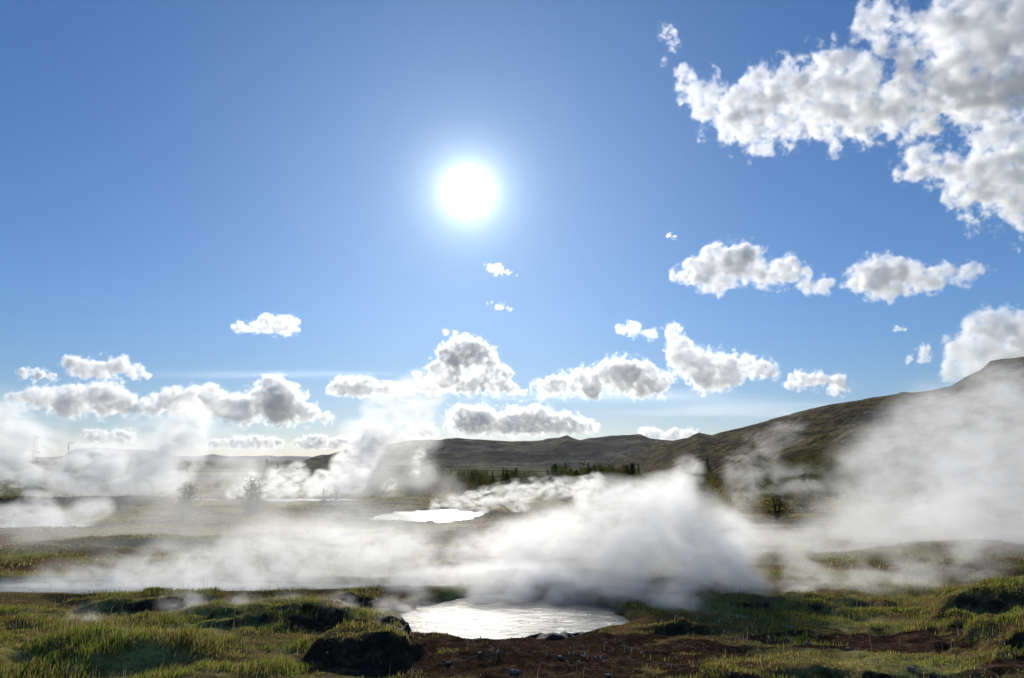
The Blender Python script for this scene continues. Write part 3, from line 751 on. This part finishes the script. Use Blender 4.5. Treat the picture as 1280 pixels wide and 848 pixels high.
SOLO = [('spruce', 706, 579, 92, 'tallest pointed spruce in the dense clump right of the centre'),
    ('spruce', 629, 585, 96, 'lone pointed spruce standing clear between two low stretches of bushes'),
    ('spruce', 616, 589, 98, 'shorter spruce just left of the lone pointed one'),
    ('spruce', 734, 578, 90, 'tall spruce with a notched tip near the right end of the clump'),
    ('spruce', 535, 582, 100, 'spruce rising above the belt behind the steam column'),
    ('spruce', 581, 588, 104, 'spruce just right of the white parked car'),
    ('spruce', 591, 588, 106, 'slim spruce a little further right of the white parked car'),
    ('spruce', 337, 574, 96, 'dark spruce on the skyline left of the tall steam column'),
    ('spruce', 351, 579, 100, 'smaller spruce beside the dark skyline one at the left'),
    ('spruce', 313, 588, 88, 'dark rounded spruce left of the skyline pair'),
    ('spruce', 790, 579, 130, 'distant spruce on the open field at the edge of the belt'),
    ('spruce', 796, 581, 132, 'second distant spruce on the open field, right of its neighbour'),
    ('thin_spruce', 49, 541, 74, 'thin ragged spruce half lost in steam at the far left'),
    ('thin_spruce', -6, 524, 62, 'tall spruce cut by the left edge of the picture'),
    ('golden', 888, 592, 47, 'yellow-leaved small tree at the foot of the hillside'),
    ('golden', 905, 590, 50, 'ochre-leaved small tree beside the yellow one'),
    ('spruce', 868, 586, 60, 'green spruce at the left end of the hillside trees'),
    ('birch', 878, 584, 66, 'green birch behind the yellow-leaved tree'),
    ('bigbirch', 962, 578, 45, 'broad loose birch with drifting steam on both sides'),
    ('bigbirch', 1000, 566, 52, 'second broad birch, right of and behind the first'),
    ('birch', 930, 584, 58, 'thin birch veiled by steam left of the broad birches'),
    ('birch', 1040, 545, 70, 'dark green tree halfway up the slope right of the birches'),
    ('birch', 1062, 535, 78, 'upper dark green tree on the slope above the steam'),
    ('birch', 1018, 558, 64, 'birch between the broad ones and the dark slope trees'),
    ('bush', 1085, 578, 62, 'low bush on the slope almost hidden in grey steam'),
    ('birch', 1150, 590, 55, 'faint birch glimpsed through the grey steam at the right'),
    ('bush', 1165, 606, 50, 'faint round bush in grey steam below the faint birch'),
    ('willow', 246, 603, 50, 'upright grey willow shrub veiled by steam at the left'),
    ('willow', 237, 622, 44, 'small willow shrub leaning beside the upright one'),
    ('willow', 317, 596, 53, 'speckled willow shrub standing right of the upright grey one'),
    ('willow', 325, 612, 50, 'low willow shrub at the right foot of the speckled one'),
    ('bare', 410, 604, 64, 'bare sapling in front of the foot of the steam column'),
    ('bare', 424, 608, 64, 'smaller bare sapling right of the other one')]
for k, px, top, dist, lab in SOLO:
    tree(k, px, top, dist, lab, GB if 70 < dist and 440 < px < 800 else 'trees and shrubs among the steam', wide=1.5 if k == 'bare' else (2.2 if k == 'willow' else 1.0))
SECT = [(470, 'behind the steam column'), (515, 'just right of the steam column'), (548, 'left of the white car'), (588, 'around the white car'), (612, 'right of the white car'), (640, 'near the lone pointed spruce'), (692, 'between lone spruce and dense clump'), (722, 'left half of dense clump'), (750, 'right half of dense clump'), (775, 'right end of dense clump'), (820, 'beside the top of the big steam bank')]
def sect(px, S):
    for lim, t in S:
        if px < lim: return t
    return S[-1][1]
NOUN = {'spruce': 'spruce', 'birch': 'olive birch', 'bush': 'bush'}
for i in range(290):
    px = 440 + (812 - 440) * (i + trnd.uniform(-.4, .4)) / 219.0 if i < 220 else 688 + 112 * (i - 220) / 70.0
    dense = 690 < px < 790
    k = trnd.choices(['spruce', 'birch', 'bush'], [4 if dense else 1.2, 3, 3 if not dense else 1.5])[0]
    dist = trnd.uniform(72, 112) if dense else trnd.uniform(76, 135)
    hi = trnd.random()
    top = 577 + hi ** 0.7 * 20 if dense else 581 + hi ** 0.7 * 19
    if k == 'bush': top += 5
    sz = 'tall' if hi < 0.33 else ('middling' if hi < 0.66 else 'low')
    row = 'front' if dist < 92 else ('middle' if dist < 108 else 'back')
    tree(k, px, top, dist, '%s %s, %s row of tree belt, %s' % (sz, NOUN[k], row, sect(px, SECT)), GB, wide=1.7 if k != 'spruce' else 1.6)
SL = [(110, 'below the lamp post'), (180, 'under the blue mountain'), (235, 'left of the willow shrubs'), (300, 'between the two willow shrubs'), (345, 'near the dark skyline spruce'), (400, 'right of the skyline spruce'), (460, 'at the foot of the steam column')]
for i in range(60):
    px = 60 + 385 * (i + trnd.uniform(-.4, .4)) / 59.0; k = trnd.choices(['spruce', 'birch', 'bush'], [1, 2, 5])[0]; dist = trnd.uniform(86, 150); hi = trnd.random()
    sz = 'tall' if hi < 0.33 else ('middling' if hi < 0.66 else 'low')
    row = 'nearer' if dist < 108 else ('middle' if dist < 128 else 'farther')
    tree(k, px, 588 + 17 * hi + (4 if k == 'bush' else 0), dist, '%s steam-veiled %s, %s row of left plain, %s' % (sz, NOUN[k], row, sect(px, SL)), 'scrub on the left part of the plain', wide=1.5)
SH = [(870, 'above the right edge of the big steam bank'), (915, 'near the yellow-leaved tree'), (985, 'behind the broad birches'), (1050, 'right of the broad birches'), (1110, 'under the upper dark green tree'), (1180, 'near the faint birch'), (1300, 'at the right edge of the picture')]
for i in range(110):
    px = 825 + 460 * (i + trnd.uniform(-.4, .4)) / 109.0; k = trnd.choices(['spruce', 'birch', 'bush'], [1, 2, 3])[0]
    d0 = float(interp(px, [(835, 120), (960, 72), (1060, 60), (1280, 55)])); f = trnd.uniform(0.9, 2.6)
    dist = d0 * f
    x = (px - 640) / F * dist; gz = hill_z(x, dist)
    H = trnd.uniform(1.8, 4.6) * (0.8 if f < 1.3 else 1.0) * (0.7 if k == 'bush' else 1); sz = 'tall' if H > 3.6 else ('middling' if H > 2.4 else 'small')
    row = 'foot of hillside' if f < 1.3 else ('low on hillside' if f < 1.9 else 'high on hillside')
    e = tree(k, px, 0, dist, '%s %s, %s, %s' % (sz, NOUN[k], row, sect(px, SH)), 'trees and bushes on the hillside', z=gz)
    for c in e.children: c.scale = (H * 1.25, H * 1.25, H)
# ------------------------------------------------------------------ far white car, hut, lamp post
def box(bm, x0, x1, y0, y1, z0, z1, top=1.0):
    cx, cy = (x0 + x1) / 2, (y0 + y1) / 2
    v = [bm.verts.new((x, y, z0)) for x, y in ((x0, y0), (x1, y0), (x1, y1), (x0, y1))]
    v += [bm.verts.new((cx + (x - cx) * top, cy + (y - cy) * top, z1)) for x, y in ((x0, y0), (x1, y0), (x1, y1), (x0, y1))]
    for f in ((0, 3, 2, 1), (4, 5, 6, 7), (0, 1, 5, 4), (1, 2, 6, 5), (2, 3, 7, 6), (3, 0, 4, 7)): bm.faces.new([v[i] for i in f])
def part(name, bm, mat, parent):
    bmesh.ops.recalc_face_normals(bm, faces=bm.faces)
    o = D.objects.new(name, bm_mesh(bm, name, mat)); COL.objects.link(o); o.parent = parent; return o
white, *_ = prin('white_paint', (0.8, 0.8, 0.78), 0.3, 0.5)
glass, *_ = prin('dark_glass', (0.03, 0.035, 0.04), 0.05, 0.6)
rubber, *_ = prin('rubber', (0.03, 0.03, 0.03), 0.8)
roofm, *_ = prin('pale_roof', (0.75, 0.75, 0.74), 0.35, 0.5)
def empty(name, loc, rz, label, cat):
    e = D.objects.new(name, None); COL.objects.link(e); e.location = loc; e.rotation_euler = (0, 0, rz); tag(e, label, cat); return e
p = at(574, 597, 150); cz = zg(p.x, 150)
def car(px, py, dist, label, rz):
    x = (px - 640) / F * dist; gz = zg(x, dist); e = empty('parked_car', (x, dist, gz), rz, label, 'car')
    bm = bmesh.new(); box(bm, -2.2, 2.2, -0.88, 0.88, 0.35, 0.95, 0.97); bmesh.ops.bevel(bm, geom=bm.edges[:], offset=0.1, segments=2, affect='EDGES'); part('body', bm, white, e)
    bm = bmesh.new(); box(bm, -1.3, 1.5, -0.8, 0.8, 0.94, 1.48, 0.80); part('cabin', bm, glass, e)
    bm = bmesh.new(); box(bm, -0.95, 1.15, -0.62, 0.62, 1.475, 1.53, 0.95); part('roof', bm, white, e)
    for sx in (-1.35, 1.35):
        for sy in (-0.82, 0.82):
            bm = bmesh.new(); bmesh.ops.create_cone(bm, cap_ends=True, segments=14, radius1=0.33, radius2=0.33, depth=0.22, matrix=Matrix.Translation((sx, sy, 0.33)) @ Matrix.Rotation(math.pi / 2, 4, 'X')); part('wheel', bm, rubber, e)
    return e
car(574, 596, 400, 'white car parked beyond the trees below the low hills', 0.1)
def hut(px, dist, w, label):
    x = (px - 640) / F * dist; gz = zg(x, dist); e = empty('white_hut', (x, dist, gz), 0.2, label, 'hut')
    bm = bmesh.new(); box(bm, -w / 2, w / 2, -1.5, 1.5, -0.5, 1.6); part('wall', bm, white, e)
    bm = bmesh.new(); vs = [bm.verts.new(v) for v in ((-w/2-.2, -1.7, 1.58), (w/2+.2, -1.7, 1.58), (w/2+.2, 1.7, 1.58), (-w/2-.2, 1.7, 1.58), (-w/2-.2, 0, 2.7), (w/2+.2, 0, 2.7))]
    for f in ((0, 1, 5, 4), (2, 3, 4, 5), (0, 4, 3), (1, 2, 5), (0, 3, 2, 1)): bm.faces.new([vs[i] for i in f])
    part('roof', bm, roofm, e)
    bm = bmesh.new(); box(bm, -0.4, 0.4, -1.54, -1.48, -0.4, 1.3); part('door', bm, glass, e)
    return e
hut(560, 820, 2.6, 'tiny white hut on the field edge left of the white car')
hut(521, 330, 1.8, 'tiny white shed among bushes behind the steam column')
metal, *_ = prin('galvanised_steel', (0.22, 0.22, 0.23), 0.5)
x = (91 - 640) / F * 190; gz = zg(x, 190); e = empty('lamp_post', (x, 190, gz), 0, 'thin grey lamp post with a short arm against the blue mountain', 'lamp post')
topz = at(91, 554, 190).z - gz
bm = bmesh.new(); limb(bm, Vector((0, 0, -0.3)), Vector((0, 0, topz)), 0.10, 0.07, 8); part('pole', bm, metal, e)
bm = bmesh.new(); limb(bm, Vector((0, 0, topz)), Vector((0.75, 0, topz + 0.12)), 0.05, 0.04, 6); part('arm', bm, metal, e)
bm = bmesh.new(); box(bm, 0.55, 1.05, -0.12, 0.12, topz + 0.02, topz + 0.16, 0.8); part('lamp_head', bm, metal, e)

# ------------------------------------------------------------------ steam
steam('thick white bank of steam boiling off the near silver pool', [(700,690,44,25),(740,695,58,24),(760,640,40,25),(805,638,36,25),(838,618,28,25),(840,670,66,24),(885,730,52,21),(925,745,36,20.5),(850,765,36,19.5),(640,690,40,26),(720,752,28,21.5),(790,755,38,20.5),(905,675,38,24),(690,735,32,23),(900,700,52,23),(780,720,50,22),(715,745,28,22),(850,628,26,26),(790,660,50,25),(660,715,34,25),(860,590,20,26)], 24, tau=1.15, seed=1, cover=0.475, hard=0.13, nscale=1.9, rr=1.5)
steam('thin steam skimming over the back of the silver pool', [(505,748,30,21.5),(535,742,34,21.8),(570,738,34,22),(605,738,34,22),(640,738,36,22),(675,740,36,21.8),(710,745,36,21.5),(745,752,34,21),(790,762,32,20.2),(835,770,30,19.6),(600,752,20,21),(650,754,20,21),(700,760,22,20.6)], 21, tau=1.15, seed=21, cover=0.44, hard=0.17, nscale=1.7, rr=1.45)
steam('wide grey veil of steam drifting over the ground at the right', [(955,710,52),(1010,700,52),(1080,680,72),(1150,610,95),(1160,700,60),(1230,640,95),(1090,590,50),(1180,540,65),(1260,570,85),(1250,505,55),(1320,600,110),(1040,740,40),(960,745,40),(900,720,50),(1250,720,50)], 30, tau=0.62, seed=2, cover=0.485, hard=0.13, nscale=1.6, rr=1.45, g=0.42, depth=0.6)
steam('thin wisp of steam rising before the hillside trees', [(920,640,34),(935,600,32),(950,565,30),(925,585,24),(985,535,26),(1010,610,34),(965,600,26)], 40, tau=0.3, seed=3)
steam('low white steam lying over the water strip at the near left', [(10,765,38),(70,750,42),(140,740,44),(210,725,46),(280,720,52),(345,705,52),(410,700,52),(470,712,48),(510,700,42),(250,752,28),(340,745,30),(430,745,28),(510,742,28)], 23, tau=0.80, seed=4, cover=0.47, hard=0.13, nscale=1.8, rr=1.5)
steam('faint wisps of steam blowing over the near grassy mounds', [(300,775,34),(360,770,30),(420,768,30),(520,765,30),(230,765,34),(480,770,26),(110,785,30)], 17.8, tau=0.45, seed=5)
steam('thick white steam from the far pool at the left edge', [(10,595,28),(50,600,30),(95,598,32),(140,595,34),(185,585,38),(225,560,36),(30,560,36),(-20,555,45),(215,598,28),(235,525,28),(10,530,30),(120,575,34)], 69, tau=1.6, seed=6, cover=0.49)
steam('high thin steam above the far pool at the left edge', [(230,545,45),(250,510,38),(180,545,40),(40,540,45),(100,560,45),(285,520,28),(310,570,36),(280,595,36),(-10,510,40)], 80, tau=0.4, seed=7)
steam('low bright steam over the glaring water at the left edge', [(-30,642,24),(8,648,22),(45,640,26),(72,650,18),(104,644,20),(128,636,16),(60,655,16)], 43, tau=0.95, seed=28, cover=0.46, hard=0.14, nscale=1.0)
steam('bright billowing foot of the steam column beside the low hills', [(388,611,13),(405,606,16),(422,602,19),(440,596,22),(430,580,18),(448,575,24),(458,555,24),(472,545,20),(400,596,10)], 70, tau=2.0, seed=9, cover=0.50, g=0.6, nscale=1.5)
steam('thin ragged upper part of the steam column drifting into the clouds', [(470,540,26),(485,520,30),(505,505,32),(525,490,30),(545,480,24),(500,535,28),(465,510,18),(520,515,26),(440,540,18)], 71, tau=0.95, seed=19, cover=0.49, g=0.45, nscale=1.6)
steam('low wisps of steam trailing over the left of the silver pool', [(520,748,22,25),(560,738,24,25),(600,730,28,25),(640,725,30,25),(675,720,28,25),(570,712,26,28),(610,705,32,28),(650,690,38,28),(690,670,38,28),(585,690,24,28)], 25, tau=0.85, seed=20, cover=0.475, hard=0.13, nscale=1.8, rr=1.5)
steam('line of low bright steam puffs left of the tall column', [(290,616,10),(308,614,11),(326,613,12),(345,612,13),(365,611,13),(385,608,14),(345,596,15),(372,592,16),(315,600,13)], 69, tau=1.4, seed=10)
steam('ragged steam over the bright middle pool before the trees', [(545,634,11),(565,630,13),(585,626,14),(605,624,16),(625,620,17),(645,616,17),(665,613,16),(688,611,16),(708,610,15),(728,608,14),(650,630,15),(600,638,11),(745,602,13)], 53, tau=1.4, seed=11)
steam('small puff of steam between the middle pool and the big bank', [(722,618,12),(732,606,12),(728,622,10)], 48, tau=1.1, seed=12)
steam('small puff of steam at the foot of the low hills', [(480,612,10),(490,606,9),(520,577,8),(526,566,8),(520,590,7)], 84, tau=0.8, seed=13)
steam('steam over the small water strip at the right', [(1140,650,13),(1160,645,16),(1185,647,14),(1155,630,14),(1240,670,12)], 43, tau=1.2, seed=14)
steam('thin veil of steam over the middle of the left plain', [(0,690,60),(60,690,50),(150,670,55),(250,660,60),(340,650,55),(430,660,55),(200,620,50),(320,610,50),(500,660,45),(100,640,40),(390,690,50),(420,620,40),(560,680,40)], 36, tau=0.26, seed=15, cover=0.43, hard=0.16)
steam('thin low mist over the mossy humps right of the pool', [(860,770,32),(910,765,34),(960,755,36),(1020,750,38),(1080,735,40),(1140,720,42),(1000,720,40),(1220,700,40)], 22, tau=0.5, seed=16, cover=0.49)
steam('whitish steam standing high before the brow of the hillside', [(1130,560,50),(1170,520,50),(1220,500,50),(1262,480,46),(1300,520,60),(1210,560,60),(1260,590,60),(1090,590,45)], 55, tau=0.4, seed=17, g=0.42)
steam('thin warm-lit veil of steam over the plain at the right', [(900,715,50),(960,700,50),(1000,725,50),(1060,700,60),(1140,690,60),(1220,690,60),(1290,680,60),(940,690,40),(1020,700,45),(1100,655,50),(1200,640,60)], 34, tau=0.62, seed=22, cover=0.43, hard=0.16)
steam('thin veil of steam between the far left pool and the shrubs', [(180,625,32),(240,615,36),(300,605,36),(360,610,34),(420,615,34),(120,635,30),(470,600,32),(520,600,30),(560,612,26)], 60, tau=0.25, seed=23, cover=0.43, hard=0.16)
steam('mist hiding the back rim of the silver pool', [(515,742,22,24),(550,735,26,24),(590,730,28,24),(630,730,28,24),(670,732,28,23.5),(710,738,28,23),(750,742,28,22.5),(860,752,26,21)], 23, tau=1.3, seed=24, cover=0.44, hard=0.18)
steam('very thin mist linking the big bank and the grey veil at the right', [(480,680,60),(580,670,60),(680,650,60),(900,710,55),(980,715,55),(1060,700,70),(960,720,60),(1150,720,70),(1240,700,70),(850,640,36)], 29, tau=0.17, seed=25, cover=0.42, hard=0.2, nscale=1.2)
steam('soft fringe of steam right of the leaning column', [(455,598,28),(475,575,30),(500,560,30),(525,590,26),(490,605,24),(530,545,26),(470,540,28)], 73, tau=0.40, seed=26, cover=0.44, hard=0.18)
steam('warm thin haze of steam over the mossy ground at the near left', [(30,700,55),(120,705,55),(220,690,55),(330,690,60),(430,690,60),(520,700,50),(60,660,40),(600,690,40)], 30, tau=0.17, seed=27, cover=0.42, hard=0.2, nscale=1.0)

# ------------------------------------------------------------------ clouds
def cloud(label, px, elev_y=None, tau=8.0, g=0.58, sub=2, alt=900.0, erode=1.5, gain=2.2, nscale=1.3, step=0.5, detail=7, seed=1, flat=None, maxp=60, soft=1.7, rough=0.64, k=1.0):
    """cumulus: balls given in photograph pixels, summed softly, ragged by turbulence and filled with droplets"""
    rnd = random.Random(seed)
    by = max(t[1] + t[2] * 0.6 for t in px) if elev_y is None else elev_y
    elev = math.atan2(raydir(640, by).z, raydir(640, by).y)
    dist = alt / math.tan(max(elev, R(0.8)))
    u = dist / F                                   # metres per pixel there
    P, Rr = [], []
    for x, y, r in px:
        r = r * k
        p = at(x, y, dist + rnd.uniform(-0.5, 0.5) * r * u)
        P.append(p); Rr.append(r * u)
        for _ in range(sub):                       # smaller heads sprouting from the ball
            a = rnd.uniform(0, 2 * math.pi); e = rnd.uniform(-0.2, 1.0)
            dv = Vector((math.cos(a), math.sin(a) * 0.8, e)).normalized()
            rs = rnd.uniform(0.35, 0.55) * r * u
            P.append(p + dv * (r * u - rs * 0.3)); Rr.append(rs)
    if flat is not None:                           # level base
        for i in range(len(P)):
            zb = at(640, flat, P[i].y).z
            if P[i].z - Rr[i] * 0.8 < zb: P[i].z = zb + Rr[i] * 0.8
    P, Rr = P[:maxp], Rr[:maxp]
    o0 = P[0].copy(); P = [p - o0 for p in P]
    rm = sum(t[2] for t in px) / len(px) * u * k
    h = hull('cloud', P, [r * soft * 0.9 for r in Rr], min(Rr) * 0.45, 2)
    h.location = o0
    m = vapour_mat('cloud_droplets', [(p, r * soft) for p, r in zip(P, Rr)], tau / (2 * rm), nscale / rm, detail, rough, erode, gain, g, step, seed=rnd.uniform(0, 50) * rm)
    h.data.materials.clear(); h.data.materials.append(m)
    tag(h, label, 'cloud', 'clouds in the sky')
    return h

def strip(x0, x1, y, r, seed):
    rr_ = random.Random(seed); out = []; x = x0
    while x < x1:
        k = rr_.choice((0.4, 0.55, 0.7, 0.9, 1.25)); out.append((x, y - k * r * 0.6 + rr_.uniform(-1, 1), r * k)); x += r * k * 0.75
    return out
W = dict(erode=2.3, gain=1.2, rough=0.66, tau=6.5, soft=2.0, g=0.5)
cloud('big ragged white cloud stretching left from the upper right corner', [(850,92,12),(870,112,22),(905,140,30),(945,150,36),(960,120,32),(1010,120,44),(1060,112,38),(1060,150,34),(1110,132,38),(1150,142,32),(1190,122,32),(990,175,14),(950,185,12),(1230,130,30)], seed=2, elev_y=150, alt=1100, step=0.35, **W)
cloud('bright cloud mass filling the upper right corner', [(1080,40,24),(1100,12,22),(1120,60,24),(1160,80,28),(1190,40,44),(1240,50,58),(1290,90,54),(1220,110,40),(1290,20,60),(1130,30,20)], seed=12, elev_y=110, alt=1100, step=0.35, sub=1, **W)
cloud('cloud at the right edge hanging under the big corner mass', [(1150,205,24),(1190,215,28),(1240,225,38),(1290,200,52),(1290,260,36),(1210,280,12),(1200,250,16),(1130,215,12),(1250,170,26)], seed=14, elev_y=240, alt=1100, step=0.35, **W)
cloud('torn wisp of cloud at the left tip of the big corner cloud', [(832,40,13),(842,58,11),(828,78,7),(850,130,6)], seed=15, elev_y=80, alt=1100, erode=2.2, gain=1.5, tau=1.0, rough=.72)
cloud('flat grey-bellied white cloud below the big corner cloud, left of its pair', [(850,345,13),(875,340,21),(905,330,27),(930,330,25),(960,345,20),(990,342,20),(1015,356,13),(985,330,12),(1032,358,12),(895,355,15)], tau=4.2, erode=1.8, gain=1.8, g=0.5, seed=3)
cloud('white cloud directly right of the flat grey-bellied one', [(1064,352,14),(1090,345,27),(1112,345,24),(1140,352,21),(1170,347,20),(1205,342,16),(1235,340,10),(1110,360,16)], tau=4.2, erode=1.8, gain=1.8, g=0.5, seed=4)
cloud('large white cloud rising behind the top of the hillside', [(1190,448,18),(1215,425,25),(1240,415,28),(1270,425,34),(1295,440,38),(1185,468,12),(1210,465,18),(1240,450,26)], tau=4.2, erode=1.8, gain=1.8, g=0.5, seed=5)
cloud('white knobbly cloud above the low hills', [(790,412,11),(775,412,7),(812,418,9),(840,416,12),(848,435,16),(860,455,22),(885,460,24),(920,460,20),(950,460,16),(968,466,9),(880,482,14),(905,478,14)], tau=3.6, seed=6, flat=490, nscale=1.8)
cloud('small pair of rounded white heads left of the hillside skyline', [(1000,475,13),(1020,475,12),(1050,480,13),(985,482,7),(1040,490,7)], tau=3.5, seed=7)
cloud('cloud with a dark blue-grey body and bright rim above the low hills', [(680,485,14),(705,482,16),(735,478,19),(770,470,22),(795,470,21),(820,480,17),(740,490,12),(800,488,13)], tau=6, seed=8, flat=498, nscale=1.8)
cloud('tall towering cloud with a grey head beside the steam column', [(560,440,13),(578,432,14),(596,434,13),(610,444,12),(588,450,17),(566,456,15),(545,462,12),(615,462,13),(632,468,10),(520,468,6),(528,484,9),(545,480,13),(565,478,14),(585,482,13),(605,480,14),(625,484,12),(642,488,9),(655,491,5),(515,490,6),(540,492,7)], tau=6, seed=9, nscale=1.6, sub=1, rough=0.64)
cloud('low white cloud left of the towering grey-headed one', strip(414, 512, 492, 11, 8), tau=3.5, seed=16, flat=494)
cloud('long flat cloud just above the low hills, grey inside', strip(575, 790, 540, 15, 6), tau=5, seed=17, flat=541, nscale=1.8)
cloud('small lone white cloud high above the left plain', strip(296, 374, 414, 10, 7), tau=2.4, erode=1.9, seed=18, alt=1300)
cloud('small white cloud at the far left, left of its larger neighbour', [(30,467,8),(48,468,9),(65,471,6)], tau=4, seed=19)
cloud('rounded white cloud above the long grey bank at the left', [(92,458,13),(112,462,15),(135,461,15),(152,457,13),(170,466,11),(184,471,6)], tau=4, seed=20, flat=476)
cloud('long cloud bank with a grey belly at the far left', [(18,500,10),(45,497,17),(75,500,19),(105,500,21),(138,496,21),(160,506,14),(130,514,12),(85,510,14)], tau=5, seed=21, flat=524, nscale=1.8)
cloud('middle part of the left cloud bank, half veiled by steam', [(185,508,15),(210,503,17),(235,500,18),(262,503,20),(290,512,18)], tau=6, seed=22, flat=530, nscale=1.8)
cloud('dark blue-grey cloud with a pointed top right in the left bank', [(315,508,20),(340,492,22),(362,505,22),(343,482,12),(388,518,14),(410,523,9),(300,520,14),(350,515,20)], tau=6, seed=23, flat=535, nscale=1.8)
for lab, px, sd in [('tiny white cloud right below the sun', [(610,334,6),(622,337,8),(635,341,5),(645,345,3)], 24),
    ('second tiny white cloud, lower than the one below the sun', [(612,380,4),(625,384,6),(637,387,4)], 25),
    ('speck of cloud above the left one of the flat pair', [(836,294,4),(843,297,3)], 26),
    ('speck of cloud over the hillside, left of the large one', [(1120,411,4),(1129,412,4)], 27),
    ('little round cloud beside the large one behind the hillside', [(1155,440,10),(1153,450,7),(1135,450,5)], 28),
    ('speck of cloud above the towering grey-headed cloud', [(558,415,5),(568,416,4)], 29)]:
    cloud(lab, px, seed=sd, tau=2.2, sub=2, erode=2.2, gain=2.5, nscale=1.0)
cloud('low cream cloud strip on the horizon right of the left steam', strip(262, 352, 558, 7, 1), tau=4.2, nscale=1.1, erode=1.9, g=0.5, seed=30, flat=560, sub=1)
cloud('low cream cloud strip on the horizon beside the steam column', strip(366, 440, 558, 7, 2), tau=4.2, nscale=1.1, erode=1.9, g=0.5, seed=31, flat=560, sub=1)
cloud('small curled cloud on the horizon above the blue mountain', strip(106, 170, 553, 8, 3), tau=4.2, nscale=1.1, erode=1.9, g=0.5, seed=32, flat=554, sub=1)
cloud('small white cloud above the low hills left of the long flat one', strip(510, 550, 545, 8, 4), tau=4.2, nscale=1.1, erode=1.9, g=0.5, seed=33, flat=546, sub=1)
cloud('white cloud peeping over the dip between the low hills and the hillside', strip(808, 876, 549, 7, 5), tau=3, seed=34, sub=1)

def streaks(label, px, py, w, h, tau, seed, alt=4000.0):
    """veil of ice cloud: a wide thin lens of air with long streaks in it"""
    d = raydir(px, py); dist = alt / math.tan(math.atan2(d.z, d.y)); u = dist / F
    bm = bmesh.new(); bmesh.ops.create_icosphere(bm, subdivisions=4, radius=1.0)
    me = D.meshes.new('thin_cloud'); bm.to_mesh(me); bm.free()
    o = D.objects.new('thin_cloud', me); COL.objects.link(o); o.location = at(px, py, dist); o.scale = (w * u, 0.15 * w * u, h * u)
    m = vapour_mat('ice_cloud', [((0, 0, 0), 1.0)], tau / (0.3 * w * u), 1.2, 7, 0.65, 0.9, 1.4, 0.7, 0.6, stretch=(2.2, 2.2, 3.5), warp=0.3, seed=seed)
    me.materials.append(m); tag(o, label, 'cloud', 'thin streaks of high cloud'); return o
streaks('faint pale cloud streaks low over the hillside skyline', 960, 512, 330, 24, 0.55, 1.0)
streaks('faint pale cloud streaks behind the knobbly cloud', 780, 495, 330, 16, 0.4, 5.0)
streaks('faint long streak of cloud over the left plain', 330, 468, 330, 10, 0.25, 9.0)
streaks('creamy veil of cloud along the horizon at the left', 150, 558, 420, 16, 0.6, 13.0, 1500)

# ------------------------------------------------------------------ air
bm = bmesh.new(); box(bm, -9000, 9000, -400, 12500, -40, 150)
hz = D.objects.new('haze', bm_mesh(bm, 'haze', None) if False else D.meshes.new('haze')); bm.to_mesh(hz.data); COL.objects.link(hz)
hm_ = D.materials.new('haze'); hm_.use_nodes = True; n, l = hm_.node_tree.nodes, hm_.node_tree.links; n.clear()
ho = N(n, 'ShaderNodeOutputMaterial'); hv = N(n, 'ShaderNodeVolumePrincipled')
hv.inputs['Color'].default_value = (0.96, 0.97, 1.0, 1); hv.inputs['Density'].default_value = 0.00004; hv.inputs['Anisotropy'].default_value = 0.35
l.new(hv.outputs[0], ho.inputs['Volume']); hz.data.materials.append(hm_)
tag(hz, 'thin pale haze in the air over the whole plain', kind='stuff')
